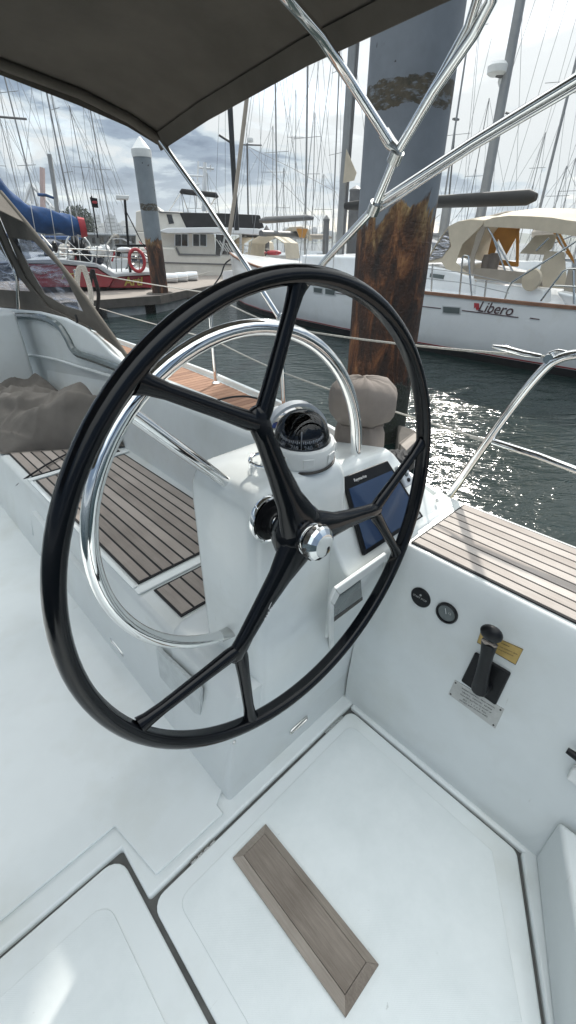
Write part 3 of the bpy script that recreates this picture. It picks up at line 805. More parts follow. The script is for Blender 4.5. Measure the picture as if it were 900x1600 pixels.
# shade hood behind the dome
q = MB(); outerr = []; 
vb = (-vw + sd * -.35).normalized(); sb = ax.cross(vb)
hood_r = []
for k in range(25):
    t = math.pi * k / 24
    base = sb * math.cos(t) * .078 + ax * (.022 + math.sin(t) * .084)
    hood_r.append(base)
r1 = [CC + p * .97 + vb * .030 for p in hood_r]; r2 = [CC + p * .93 + vb * .060 - ax * 0 for p in hood_r]
r3 = [CC + p * .85 + vb * .060 for p in hood_r]; r4 = [CC + p * .90 + vb * .030 for p in hood_r]
MB().loft([r1, r2, r3, r4, r1], closed=False, caps=False).build('hood', 'hood', cp, smooth=50)

# loose steel cup ring on a stem beside the compass
cr0 = PN(417, 718, (.545, .64, 1.03), (0, 0, 1))
chh = thing('cup_ring', 'small steel ring holder standing on the console top', 'cup holder', cr0 - V((0, 0, .06)))
q = MB().tube([cr0 + V((math.cos(R(a)) * .036, math.sin(R(a)) * .036, 0)) for a in range(0, 360, 12)], .0034, 8, True)
q.build('holder_ring', 'chrome', chh)
b0 = PZ(391, 716, cr0.z)
MB().tube([b0, b0 + V((0, 0, -.05))], .0042, 10).lathe([(.008, -.052), (.008, -.048), (.004, -.044)], b0, (0, 0, 1), 12).build('holder_leg', 'chrome', chh)

# ---------------- chart plotter
nn = n_pl.normalized()
TL, TR, BR, BL = PP(532, 747, .003), PP(601, 721, .003), PP(657, 808, .003), PP(565, 869, .003)
# square it up
xd = (BR - BL).normalized(); yd = nn.cross(xd)
cw = (BR - BL).length; chh_ = (TL - BL).length
TL2, TR2, BR2 = TL, TR, BR
cpx = thing('chart_plotter', 'black framed chart plotter screen set into the console slope', 'chart plotter', BL)
MB().prism([BL, BR2, TR2, TL2], nn * .012).build('plotter_case', 'blackp', cpx, bevel=.003, seg=2)
W_, H_ = cw, (TL - BL).dot(yd)
M['screen'] = mat('screen_glass', (.035, .06, .12), .12, spec=.8, var=.12, vscale=2)
a0 = BL + nn * .0122
def Q(u, v): return BL.lerp(BR, u).lerp(TL.lerp(TR, u), v) + nn * .0122
MB().prism([Q(.035, .06), Q(.95, .06), Q(.95, .84), Q(.035, .84)], nn * .001).build('screen', 'screen', cpx, smooth=0)
text('maker_name', 'Raymarine', .012, Q(.30, .91) + nn * .0004, TR - TL, TL - BL, 'textw', cpx, .0003)
MB().obox(Q(.93, .05) + nn * .0004, xd * .008, yd * .004, nn * .0006).build('logo_mark', 'silver', cpx, smooth=0)
# little switch pad beside it
c = PP(631, 743, .012)
sp_ = thing('remote_switch', 'small grey remote control in a clip beside the plotter', 'remote control', c)
q = MB().obox(c, xd * .021, yd * .034, nn * .009); q.build('remote_body', 'hood', sp_, bevel=.006)
for k in range(3):
    MB().lathe([(.006, 0), (.006, .003), (0, .004)], c + nn * .009 + yd * (.018 - .017 * k), nn, 14).build('button', 'blackp' if k != 1 else 'hglass', sp_)

# ---------------- gauges, throttle and plates on the cockpit wall
wn = V((-1, 0, .096)).normalized(); wy = V((0, -1, 0)); wz = wn.cross(wy)
if wz.z < 0: wz = -wz
def PWL(x, y, lift=0): return PN(x, y, V((.856, 0, .10)) + wn * lift, wn)
def plate_(c, w2, h2, t, ang=0):
    a = wy * math.cos(ang) + wz * math.sin(ang); b2 = wz * math.cos(ang) - wy * math.sin(ang)
    return a * w2, b2 * h2, wn * t
gx = wy
for i, (x, y) in enumerate(((658, 933), (699, 957))):
    c = PWL(x, y)
    gt = thing('round_gauge', ['round black switch panel nearer the console on the cockpit wall', 'round black gauge with raised bezel and white needle, nearer the throttle'][i], 'gauge', c, 'round instruments on the cockpit wall')
    if i == 0:
        MB().lathe([(.029, -.001), (.030, .003), (.027, .006), (0, .0065)], c, wn, 36).build('face', 'blackp', gt)
        text('gauge_lettering', 'START STOP', .0075, c + wn * .0067, wy, wz, 'silver', gt, .0002)
        MB().lathe([(.003, 0), (.003, .001), (0, .0012)], c + wn * .0064 + wz * .010, wn, 12).build('lamp', 'silver', gt)
    else:
        MB().lathe([(.030, -.001), (.031, .004), (.029, .009), (.025, .009), (.023, .004)], c, wn, 36).build('bezel', 'black', gt)
        MB().lathe([(.024, 0), (.024, .005), (0, .005)], c, wn, 30).build('face', 'hglass', gt)
        MB().tube([c + wn * .006 - wz * .002, c + wn * .006 + wz * .013 + wy * -.006], .0008, 6).build('needle', 'textw', gt)
        text('gauge_lettering', '12', .009, c + wn * .0055 + wy * .008 + wz * .004, wy, wz, 'silver', gt, .0002)
tc_ = PWL(762, 1060)
th = thing('throttle', 'black engine throttle lever on a square base on the cockpit wall', 'throttle', tc_)
TLc, TRc, BRc, BLc = PWL(744, 1017), PWL(800, 1050), PWL(776, 1100), PWL(722, 1062)
MB().prism([TLc, TRc, BRc, BLc], wn * .010).build('base_plate', 'blackp', th, bevel=.007)
pc = PWL(757, 1066)
MB().lathe([(.024, .009), (.023, .022), (.018, .026), (0, .027)], pc, wn, 28).build('pivot', 'blackp', th, smooth=40)
top = PN(768, 990, PWL(768, 990) + wn * .075, wn)
b_ = pc + wn * .03
MB().tube([b_ - (top - b_) * .06, b_, b_.lerp(top, .3), b_.lerp(top, .65), b_.lerp(top, .85)], [(.014, .019), (.014, .020), (.012, .016), (.011, .0155), (.012, .019)], 14, flat=wn).build('lever', 'blackp', th, smooth=60)
MB().ell(top, (top - b_).normalized() * .024, wn * .018, (top - b_).cross(wn).normalized() * .026, 20, 12).build('knob', 'blackp', th, smooth=80)
MB().lathe([(.005, 0), (.005, .003), (0, .004)], pc + wn * .027 + wz * -.006 + wy * -.004, wn, 12).build('red_button', 'stripe_red', th)
def wall_plate(name, label, cat, quad, m, rows, lw, dark='textd', cols=1, skip=()):
    p = [PWL(x, y, .0004) for x, y in quad]
    t = thing(name, label, cat, sum(p, V()) / 4)
    MB().prism(p, wn * .0016).build('plate', m, t, smooth=0)
    q = MB(); o = wn * .0024
    def S(u, v): return p[3].lerp(p[2], u).lerp(p[0].lerp(p[1], u), v) + o
    u_ = (p[1] - p[0]).normalized(); v_ = (p[0] - p[3]).normalized()
    return t, S, u_, v_
t, S, u_, v_ = wall_plate('instruction_plate', 'engraved silver instruction plate screwed under the throttle', 'plate', [(711, 1062), (788, 1108), (774, 1138), (701, 1084)], 'silver', 5, .001)
for i, (tx, v) in enumerate([('ENGINE CONTROL   READ MANUAL', .82), ('NEUTRAL   FORWARD   REVERSE', .66), ('PUSH RED BUTTON TO WARM UP', .50), ('IDLE   1   2   3   4   5   FULL', .34), ('DO NOT SHIFT AT HIGH SPEED', .2)]):
    text('plate_lettering', tx, .0056, S(.52, v), u_, v_, 'textd', t, .0001)
for u, v in ((.04, .88), (.95, .9), (.04, .1), (.95, .1)):
    MB().lathe([(.0024, -.0008), (.0024, .001), (0, .0012)], S(u, v), wn, 8).build('screw', 'rubber', t)
t, S, u_, v_ = wall_plate('gold_label', 'small gold rectangular label behind the throttle knob', 'label', [(752, 985), (818, 1014), (806, 1038), (746, 1003)], 'gold', 3, .001)
MB().tube([S(0, 0), S(1, 0), S(1, 1), S(0, 1)], .0007, 4, True).build('label_border', 'textd', t)
for tx, v in (('WARNING', .8), ('CHECK OIL AND COOLANT LEVEL', .55), ('BEFORE STARTING ENGINE', .35)):
    text('label_lettering', tx, .0042, S(.62, v), u_, v_, 'textd', t, .0001)
# stern shower fitting at the edge of the frame
c = PWL(900, 1205)
t = thing('stern_shower', 'white shower socket with a black nozzle on the cockpit wall', 'shower')
t.location = c
MB().prism([c + wy * a + wz * b2 for a, b2 in ((-.01, -.022), (.06, -.022), (.06, .022), (-.01, .022))], wn * .02).build('socket', 'white', t, bevel=.006)
c2 = PWL(886, 1172, .02)
MB().tube([c2, c2 + wy * .02 - wz * .001, c2 + wy * .06 - wz * .006], [.0075, .009, .012], 12).build('nozzle', 'blackp', t)

# ---------------- teak foot block on the hatch
c4 = [PZ(x, y, .006) for x, y in ((418, 1290), (365, 1340), (540, 1597), (587, 1510))]
cen = sum(c4, V()) / 4
x0, x1, y0, y1 = .253, .370, .088, .482
fb = thing('foot_block', 'weathered teak foot brace with sloping frame on the floor hatch', 'foot brace', ((x0 + x1) / 2, (y0 + y1) / 2, .0055))
f_ = .021
pts_o = [(x0, y0), (x1, y0), (x1, y1), (x0, y1)]; pts_t = [(x0 + f_, y0 + f_), (x1 - f_, y0 + f_), (x1 - f_, y1 - f_), (x0 + f_, y1 - f_)]
q = MB(); zb, ze, zt = .0028, .011, .024
for i in range(4):
    j = (i + 1) % 4; g_ = .0006
    a, b2, c3, d3 = pts_o[i], pts_o[j], pts_t[j], pts_t[i]
    q.add([(a[0], a[1], zb), (b2[0], b2[1], zb), (b2[0], b2[1], ze), (a[0], a[1], ze), (c3[0], c3[1], zt), (d3[0], d3[1], zt), (c3[0], c3[1], zb), (d3[0], d3[1], zb)],
          [(0, 1, 2, 3), (3, 2, 4, 5), (5, 4, 6, 7), (1, 6, 4, 2), (0, 3, 5, 7), (0, 7, 6, 1)], 0, .1 + .2 * i)
q.build('block_frame', 'teakb', fb, smooth=0, bevel=.0007, seg=1)
MB().box(x0 + f_ + .0008, x1 - f_ - .0008, y0 + f_ + .0008, y1 - f_ - .0008, .0030, zt + .0012, 0, .05).build('block_panel', 'teakb', fb, smooth=0, bevel=.001, seg=1)

# ---------------- bag cover on the bench
random.seed(3)
def fold(x, y): return .03 * math.sin(9 * x + 5 * y) + .02 * math.sin(17 * y - 8 * x + 1) + .012 * math.sin(31 * y + 13 * x)
q = MB(); nx, ny = 60, 150; X0, X1, Y0, Y1 = .385, .955, 2.31, 3.6
vs = []; fs = []
for j in range(ny + 1):
    for i in range(nx + 1):
        u, v = i / nx, j / ny
        x = X0 + (X1 - X0) * u; y0_ = 2.70 - .38 * u; y = y0_ + (Y1 - y0_) * v
        hgt = .20 * (min(1, u * 3.2) ** .6) * (min(1, (1 - u) * 9) ** .5) * (min(1, v * 9) ** .55)
        hgt *= .8 + .2 * math.sin(5 * v + 1)
        z = .428 + hgt + (fold(x, y) * 1.2 + .03 * abs(math.sin(15 * v + 5 * u + 2 * math.sin(4 * u))) + .02 * abs(math.sin(9 * u - 11 * v))) * min(1, u * 5, v * 12, (1 - u) * 8)
        wx = 2.2 * u + .35 * math.sin(6 * v + 2); wy = 5 * v + .5 * math.sin(5 * u)
        cr1 = (1 - abs(math.sin(3.1 * wy + 2.0 * wx))) ** 3; cr2 = (1 - abs(math.sin(4.3 * wx - 2.6 * wy + 1))) ** 4; cr3 = (1 - abs(math.sin(9 * wy - 7 * wx + .5))) ** 3
        z += (.030 * cr1 + .024 * cr2 + .008 * cr3 - .018) * min(1, u * 6, v * 14) * max(0, 1 - u ** 1.5)
        vs.append((x - .03 * math.sin(9 * y), y, max(.428, z)))
for j in range(ny):
    for i in range(nx):
        a = j * (nx + 1) + i; fs.append((a, a + 1, a + nx + 2, a + nx + 1))
q.add(vs, fs)
# close the bottom
q.add([(X0, 2.70, .426), (X1, 2.32, .426), (X1, Y1, .426), (X0, Y1, .426)], [(0, 3, 2, 1)])
tag(q.build('canvas_cover', 'bagcover', smooth=70), 'crumpled grey brown canvas cover lying on the cockpit bench', 'canvas cover')
# black cord looping over the bench front
g = smooth_path([PZ(150, 690, .45), PZ(128, 698, .437), PZ(80, 722, .435), PZ(48, 742, .432), PX(28, 757, .378), PX(8, 778, .368), PX(-6, 800, .36), PX(-30, 850, .35)], 8)
tag(MB().tube(g, .005, 8).build('black_rope', 'ropeb'), 'thin black cord running from the cover over the bench edge', 'cord')
# black round locker catch at the left edge
c = PX(0, 808, .345)
tag(MB().lathe([(.035, 0), (.035, .006), (.028, .012), (.020, .004), (0, .004)], c, (-1, 0, .12), 24).build('round_fitting', 'blackp'), 'small black round fitting on the bench front', 'fitting')

# ---------------- winch under a taupe cover
wc = PZ(559, 714, .80); WS = (48.5 * (wc - CAM).dot(FW) / F) / .088; wc = wc + V((0, 0, .035))
wcx = thing('covered_winch', 'round winch under a gathered taupe canvas cover outboard of the console', 'winch cover', wc)
def ringw(r, z, lob=0, nn_=48, dx=0, dy=0, ph=0): return [wc + WS * (1 + .010 * math.sin(3 * 2 * math.pi * k / nn_ + z * 12) + .007 * math.sin(7 * 2 * math.pi * k / nn_ - z * 40 + 1) + .006 * math.sin(13 * 2 * math.pi * k / nn_ + z * 30)) * V((math.cos(2 * math.pi * k / nn_) * r * (1 + lob * math.sin(9 * 2 * math.pi * k / nn_ + ph) + lob * .6 * math.sin(14 * 2 * math.pi * k / nn_)) + dx, math.sin(2 * math.pi * k / nn_) * r * (1 + lob * math.sin(9 * 2 * math.pi * k / nn_ + ph)) + dy, z * .9)) for k in range(nn_)]
q = MB().loft([ringw(.060, -.03, .07), ringw(.066, .02, .07), ringw(.063, .06, .08, ph=.2), ringw(.055, .082, .10, ph=.4), ringw(.058, .09, .09, ph=.5), ringw(.076, .10, .045, ph=.6), ringw(.084, .112, .03, ph=.65), ringw(.088, .13, .02, ph=.7), ringw(.089, .148, .016, ph=.75), ringw(.088, .168, .012, ph=.8), ringw(.083, .185, .006), ringw(.066, .204, .004), ringw(.035, .213), ringw(.003, .215)])
q.build('cover', 'canvas_cover', wcx, smooth=80)
MB().tube([p * 1.0 for p in ringw(.057, .083, .08, ph=.4)], .004, 6, True).build('draw_cord', 'canvas_cover', wcx)
# second winch (chrome and blue rope) just behind the compass
w2 = V((1.06, 1.14, .80))
t = thing('rope_coil', 'coiled blue and white rope behind the compass hood', 'rope', w2)
q = MB()
for k in range(4):
    q.tube([w2 + V((math.cos(R(a)) * (.075 - .006 * (k % 2)), math.sin(R(a)) * (.075 - .006 * (k % 2)), .02 + .022 * k)) for a in range(0, 360, 15)], .0105, 8, True, mi=k % 2)
q.build('coil', ['ropeblue', 'rope'], t)
MB().lathe([(.05, 0), (.045, .05), (.05, .09), (.045, .10), (0, .10)], w2, (0, 0, 1), 28).build('winch_drum', 'chrome', t)
g = smooth_path([PX(330, 628, 1.03), PX(365, 620, 1.05), PX(400, 622, 1.06), PX(436, 640, 1.06)], 5)
tag(MB().tube(g, .004, 6).build('black_line', 'ropeb'), 'thin black line lying along the coaming top', 'rope')

# ---------------- bimini
bm_ = thing('bimini', 'dark canvas bimini awning over the cockpit on steel tubes', 'bimini', (0, 0.5, 1.8))
def bx(u):   # half width profile -> (x, z)
    xs = [1.225, 1.10, .92, .68, .35, 0, -.4, -1.0, -1.6, -2.2]; zs = [1.785, 1.832, 1.878, 1.912, 1.945, 1.965, 1.975, 1.97, 1.95, 1.8]
    return list(zip(xs, zs))
P0 = bx(0)
rings = []
for y, dz, dx in ((2.06, 0, 0), (2.03, .004, .004), (1.7, .048, -.012), (1.2, .098, -.02), (.8, .125, -.015), (.5, .14, -.01)):
    top_ = [V((x + dx * (1 if x > 0 else 0), y, z + dz)) for x, z in P0]
    bot = [p + V((0, 0, -.004)) for p in top_][::-1]
    rings.append(top_ + bot)
MB().loft(rings).build('canopy', 'canvas', bm_, smooth=40)  # canopy stopped short aft so that sky light floods the cockpit
# front hem with a tube pocket, and side hem
hem = [V((x - (.01 if i == 0 else 0), 2.045, z - .012)) for i, (x, z) in enumerate(P0)]
MB().tube(hem, [(.016, .022)] * len(hem), 10, flat=(0, 0, 1)).build('front_hem', 'canvas', bm_, smooth=60)
fl_ = MB()
fl_.loft([[V((x, 2.03, z - .004)), V((x, 2.075, z - .004)), V((x, 2.075, z - .034 - .006 * math.sin(x * 9))), V((x, 2.071, z - .035 - .006 * math.sin(x * 9))), V((x, 2.068, z - .012)), V((x, 2.03, z - .012))] for x, z in P0])
fl_.build('valance', 'canvas', bm_, smooth=30)
sh = []
for y, dz, dx in ((2.06, 0, 0), (1.7, .048, -.012), (1.2, .098, -.02), (.8, .125, -.015), (.5, .14, -.01)):
    sh.append(V((1.222 + dx, y, 1.783 + dz)))
q = MB().loft([[p + V((.004, 0, .004)), p + V((.012, 0, -.045)), p + V((.006, 0, -.046)), p + V((-.02, 0, 0))] for p in sh])
q.build('side_valance', 'canvas', bm_, smooth=30)
# frame
FT = V((1.42, 1.545, 1.125))
def PBt(x, y, X): return PX(x, y, X)
Btop = PX(770, -10, 1.2); Bmid = PX(585, 325, 1.335)
def tubep(name, pts, r, m='chrome', par=bm_, n=14): return MB().tube(pts, r, n).build(name, m, par, smooth=60)
Bp = [FT, PX(510, 405, 1.375), Bmid, PX(622, 237, 1.30), PX(680, 140, 1.26), PX(741, 52, 1.22), PX(768, 0, 1.20), PX(775, -60, 1.17)]
tubep('frame_tube', Bp, .0125)
tubep('frame_tube', [PX(628, 224, 1.30), PX(690, 118, 1.26), PX(733, 40, 1.22), PX(752, -20, 1.18)], .0105)
C0 = PX(582, 324, 1.35)
tubep('frame_tube', [C0, PX(740, 222, 1.31), PX(905, 122, 1.27), PX(1100, 5, 1.22), V((1.2, -.5, 1.93)), V((1.1, -.9, 1.95))], .0125)
tubep('frame_tube', [C0 + V((0, 0, -.022)), PX(740, 232, 1.30), PX(905, 136, 1.26)], .0045)
A1 = PX(612, 226, 1.29)
tubep('frame_tube', [V((-.5, 1.15, 2.06)), V((.30, 1.12, 2.02)), PX(380, -90, .80), PX(445, -8, .90), PX(470, 20, .97), PX(500, 55, 1.06), PX(556, 140, 1.2), A1], .0125)
MB().tube([PX(600, 208, 1.285), PX(610, 224, 1.29), PX(625, 238, 1.297)], [.0165, .0165, .011], 12).build('hinge_clamp', 'chrome2', bm_)
MB().lathe([(.02, -.016), (.02, .016)], Bmid, Bp[3] - Bp[2], 16).build('hinge_clamp', 'chrome2', bm_)
MB().lathe([(.02, -.014), (.02, .014)], PX(618, 245, 1.3), Bp[3] - Bp[2], 16).build('hinge_clamp', 'chrome2', bm_)
MB().tube([C0, PX(600, 314, 1.345)], .0155, 12).build('hinge_clamp', 'chrome2', bm_)
tubep('frame_tube', [FT, PX(385, 415, 1.33), PX(320, 315, 1.27), V((1.215, 2.04, 1.775))], .0115)
MB().tube([FT + V((0, .01, .02)), FT, FT + V((0, 0, -.03))], .017, 12).build('frame_foot', 'chrome2', bm_)

# ---------------- guardrails and lifelines
def side_z(y): return .66
gr = thing('guardrail', 'steel stanchions and wire lifelines along the starboard deck edge', 'guardrail', (1.5, 1.5, .66))
st1b, st1t = PX(447, 628, 1.46), FT + V((0, 0, -.02))
s1 = V((1.455, 1.555, .66))
MB().tube([s1, st1t], .012, 12).lathe([(.026, 0), (.026, .008), (.015, .02)], s1, (0, 0, 1), 16).build('stanchion', 'chrome', gr)
s2 = PZ(338, 600, .66); s2t = V((s2.x, s2.y, 1.17))
MB().tube([s2, s2t], .012, 12).lathe([(.026, 0), (.026, .008), (.015, .02)], s2, (0, 0, 1), 16).build('stanchion', 'chrome', gr)
s3 = V((1.72, 4.6, .66)); s3t = V((1.72, 4.6, 1.2))
MB().tube([s3, s3t], .012, 12).build('stanchion', 'chrome', gr)
rail_x = 1.31
pb = PX(697, 780, 1.30)
pp = smooth_path([PX(697, 782, 1.30), PX(760, 692, 1.30), PX(815, 618, 1.30), PX(850, 577, 1.30), PX(872, 561, 1.30), PX(905, 553, 1.30), PX(1010, 545, 1.28), V((1.27, -.3, 1.19)), V((1.24, -1.1, 1.19))], 6)
ps_ = thing('pushpit', 'bent steel stern rail rising beside the helm seat', 'stern rail', pb)
MB().tube(pp, .0125, 14).build('top_rail', 'chrome', ps_, smooth=60)
MB().tube([PX(770, 690, 1.30), PX(840, 712, 1.30), PX(910, 738, 1.30), PX(1050, 790, 1.28), V((1.27, -.3, .89)), V((1.24, -1.1, .89))], .010, 12).build('middle_rail', 'chrome', ps_, smooth=60)
MB().lathe([(.024, -.012), (.024, -.004), (.014, .006)], pb, (0, 0, 1), 16).build('rail_foot', 'chrome2', ps_)
e1 = PX(862, 560, 1.30)
q = MB().tube([PX(846, 557, 1.30), PX(820, 553, 1.30), PX(790, 545, 1.30), PX(770, 541, 1.30)], [.006, .0085, .0085, .005], 10)
q.lathe([(.012, -.012), (.014, 0), (.012, .012)], PX(858, 560, 1.30), (1, .2, 0), 14)
q.tube(smooth_path([PX(858, 552, 1.30), PX(872, 548, 1.3), PX(890, 552, 1.3), PX(893, 558, 1.3)], 4), .004, 8)
q.build('turnbuckle', 'chrome', gr, smooth=50)
def sag(a, b2, s=.02, n=14): return [a.lerp(b2, k / n) - V((0, 0, s * 4 * (k / n) * (1 - k / n))) for k in range(n + 1)]
MB().tube(sag(PX(850, 557, 1.30), st1t + V((0, 0, -.01)), .012), .0035, 8).build('lifeline', 'rope', gr)
MB().tube(sag(st1t + V((0, 0, -.01)), s2t, .01) + sag(s2t, s3t, .01)[1:], .0035, 8).build('lifeline', 'rope', gr)
m1, m2, m3 = PX(765, 690, 1.30), s1.lerp(st1t, .52), s2.lerp(s2t, .52)
MB().tube(sag(m1, m2, .006), .0035, 8).tube([m1, PX(735, 682, 1.30)], .006, 8).build('lifeline', 'rope', gr)
MB().tube(sag(m2, m3, .006) + sag(m3, V((1.72, 4.6, .93)), .01)[1:], .0035, 8).build('lifeline', 'rope', gr)

# ---------------- sprayhood at the left
shd = thing('sprayhood', 'dark canvas sprayhood with clear scratched windows over the companionway', 'sprayhood', PX(100, 500, 1.05))
SX = 1.05
def sq(pts, lean=0): return [PX(x, y, SX) for x, y in pts]
def ring_quad(outer_, inner_, off, name, m):
    q = MB(); n = len(outer_)
    for i in range(n):
        j = (i + 1) % n
        q.prism([outer_[i], outer_[j], inner_[j], inner_[i]], off)
    return q.build(name, m, shd, smooth=0)
W2 = [(19, 372), (52, 376), (95, 420), (130, 487), (100, 478), (70, 460), (52, 430), (33, 395)]
# outer border quads
o2 = [(0, 300), (40, 348), (112, 437), (196, 556), (140, 510), (80, 486), (38, 430), (-2, 335)]
ring_quad(sq(o2), sq(W2), V((.008, 0, 0)), 'side_panel', 'canvas')
MB().prism([p + V((.002, 0, 0)) for p in sq(W2)], (.003, 0, 0)).build('side_window', 'vinyl', shd, smooth=0)
o3 = [(-2, 335), (20, 388), (42, 434), (84, 488), (40, 482), (0, 478), (-60, 470), (-60, 300)]
W3 = [(-20, 385), (4, 390), (30, 430), (50, 455), (24, 454), (0, 452), (-45, 445), (-45, 385)]
MB().prism([p - V((.024, 0, 0)) for p in sq([(76, 478), (140, 508), (163, 533), (95, 503)])], (.009, 0, 0)).build('side_panel', 'canvas', shd, smooth=0)
ring_quad([p - V((.012, 0, 0)) for p in sq(o3)], [p - V((.012, 0, 0)) for p in sq(W3)], V((.009, 0, 0)), 'side_panel', 'canvas')
MB().prism([p + V((.002, 0, 0)) for p in sq([(-45, 385), (6, 390), (30, 430), (52, 457), (0, 452), (-45, 445)])], (.003, 0, 0)).build('side_window', 'vinyl', shd, smooth=0)
# canopy top going over the companionway (towards port)
topc = sq([(-60, 240), (0, 300), (40, 348), (112, 437), (196, 556)])
MB().tube([p + V((.004, 0, 0)) for p in topc[1:]], .012, 8).build('edge_tube', 'canvas', shd, smooth=60)
q = MB(); r0 = topc[:3]
rings = []
for x, dz in ((0, 0), (-.25, .12), (-.6, .2), (-1.2, .22)):
    rings.append([p + V((x, 0, dz)) for p in r0] + [p + V((x, .0, dz - .006)) for p in r0[::-1]])
q.loft(rings).build('top_panel', 'canvas', shd, smooth=40)
g = smooth_path([PX(x, y, 1.0) for x, y in [(-8, 355), (8, 392), (25, 430), (28, 462), (29, 487)]], 5)
MB().tube(g, .011, 10).build('hoop_tube', 'chrome2', shd, smooth=60)
g = smooth_path([PX(x, y, 1.0) for x, y in [(118, 492), (121, 502), (117, 512), (120, 520)]], 4)
MB().tube(g, .006, 8).build('strap', 'ropeb', shd)
# rope loops hanging on the guardrail
def loops(name, label, cat, cx_, cy0, cy1, wd, D, m, n_):
    q = MB()
    for k in range(n_):
        o = (k - n_ / 2) * 2.2
        g = smooth_path([PD(cx_ + o, cy1, D), PD(cx_ - wd + o, (cy0 + cy1) / 2, D), PD(cx_ - wd + 2 + o, cy0 + 5, D), PD(cx_ + o, cy0, D), PD(cx_ + wd * .5 + o, cy0 + 8, D), PD(cx_ + wd + o + 5, (cy0 + cy1) / 2 + 5, D), PD(cx_ + wd * 1.6 + o, cy1 + 3, D)], 5)
        q.tube(g, .010, 6)
    return tag(q.build(name, m), label, cat)
loops('rope_loops', 'white mooring rope looped over the guardrail beyond the sprayhood', 'rope', 130, 416, 488, 8, 4.2, 'rope', 3)
loops('rope_loops', 'black rope loops hanging beside the white rope coil', 'rope', 146, 422, 486, 4, 4.3, 'ropeb', 2)

# ================================================================== piles
def pile(name, label, base, r, h, m, cap=None, lean=0):
    t = thing(name, label, 'pile', base)
    q = MB(); n = 64; rings = []
    zs = [base.z - .8, base.z + .1, base.z + 1, base.z + 2, base.z + 3, base.z + h]
    for z in zs: rings.append([V((base.x + math.cos(2 * math.pi * k / n) * r, base.y + math.sin(2 * math.pi * k / n) * r, z)) for k in range(n)])
    q.loft(rings); q.build('pile_shaft', m, t, smooth=60)
    return t


c0 = PZ(590, 690, WZ)
bigd = math.hypot(*PZ(590, 680, WZ).xy)
b0 = PD(587, 640, bigd + .05); b0.z = WZ
M['pile_big'] = pile_mat('pile_sleeve_and_rust', 1.66, -.05)
# choose radius so that it spans 95 px at y=650
dep = (PD(587, 650, bigd) - CAM).dot(FW)
pr = 96 / 2 * dep / F
pb_t = pile('mooring_pile', 'huge steel mooring pile, blue grey above and rusty brown below', b0, pr, 9.5, M['pile_big'])
print('pile', b0, pr, 'z at 340', PD(587, 340, bigd - pr).z, 'z140', PD(640, 140, bigd - pr).z)
# small finger pontoon by the pile
t = thing('pontoon_corner', 'pale corner of a low floating pontoon at the foot of the big pile', 'pontoon', (b0.x, b0.y, WZ))
pc_ = PZ(650, 668, -.45); 
q = MB().prism([PZ(622, 662, -.5), PZ(650, 672, -.5), PZ(664, 690, -.5), PZ(645, 704, -.5), PZ(622, 700, -.5)], (0, 0, -.4))
q.build('float', 'dockd', t, bevel=.03)
q = MB().prism([PZ(622, 700, -.47), PZ(645, 682, -.47), PZ(656, 690, -.47), PZ(634, 712, -.47)], (0, 0, .06))
q.build('edge_board', 'dockwood', t, bevel=.01)
g = [PZ(600 + 6 * math.sin(k * 2.1) + k * 1.2, 715 + 9 * math.cos(k * 1.7), -.36 + .02 * (k % 3)) for k in range(26)]
tag(MB().tube(smooth_path(g, 4), .03, 7).build('mooring_rope', 'ropeb'), 'tangled black mooring rope heaped on the pontoon', 'rope')

# ================================================================== BACKGROUND
from mathutils.bvhtree import BVHTree
def VPL(px0, D):
    P = PD(px0, 376, D); n = V((P.x, P.y, 0)).normalized()
    f = lambda x, y, back=0: PN(x, y, P + n * back, n)
    return f, n
def slab(pts, f, n, th, mi=0, back=0):
    return [f(x, y, back) for x, y in pts], n * th
def wire(q, a, b, r, n=5): q.tube([a, b], r, n, caps=False); return q
def pw(D, w=1.0): return .00032 * D * w      # rigging radius

# ---------- hull loft in local axes: u forward from stern, v to port(-)/starboard(+)
def hull_rings(L, st, bow_over=.35):
    rings = []
    for t, hb, sh in st:
        u = t * L
        rk = bow_over * max(0, (t - .8) / .2) ** 1.5 * L * .08
        rings.append([(u - rk * 1.5, 0, -.5), (u - rk * 1.2, -hb * .62, -.42), (u - rk * .8, -hb * .90, 0.0), (u - rk * .55, -hb * .965, sh * .35), (u - rk * .25, -hb * .99, sh * .7), (u, -hb, sh),
                      (u, -hb * .5, sh + .03), (u, hb * .5, sh + .03),
                      (u, hb, sh), (u - rk * .25, hb * .99, sh * .7), (u - rk * .55, hb * .965, sh * .35), (u - rk * .8, hb * .90, 0.0), (u - rk * 1.2, hb * .62, -.42)])
    return rings
M['blackc'] = mat('black_canvas', (.018, .018, .019), .85, var=.3, vscale=3); wrinkle(M['blackc'], 1.2, .05)
M['blackm2'] = mat('dark_sail_cover', (.02, .02, .019), .7, var=.2, vscale=3)
# ---------------- the sloop "Libero"
LS = V((11.0, 1.75, WZ)); LBW = V((12.55, 16.6, WZ)); LU = (LBW - LS); LL = LU.length; LU.normalize(); LV = V((LU.y, -LU.x, 0))
def LP(x, y, v): return PN(x, y, LS + LV * v, LV)
def LW(u, v, z): return LS + LU * u + LV * v + V((0, 0, z))
st = [(0, 1.62, 1.16), (.1, 1.78, 1.17), (.25, 1.95, 1.2), (.42, 2.0, 1.25), (.58, 1.88, 1.33), (.72, 1.55, 1.44), (.84, 1.05, 1.56), (.93, .52, 1.66), (1.0, .04, 1.74)]
lib = thing('sailing_yacht', 'white sailing yacht named Libero with beige canvas over its cockpit', 'sailboat', LW(7, 0, 0))
hr = [[LW(*p) for p in r] for r in hull_rings(LL, st)]
q = MB().loft(hr)
hv, hf = [V(p) for p in q.v], [list(f) for f in q.f]
q.build('hull', 'hullw', lib, smooth=45)
bvh = BVHTree.FromPolygons(hv, hf)
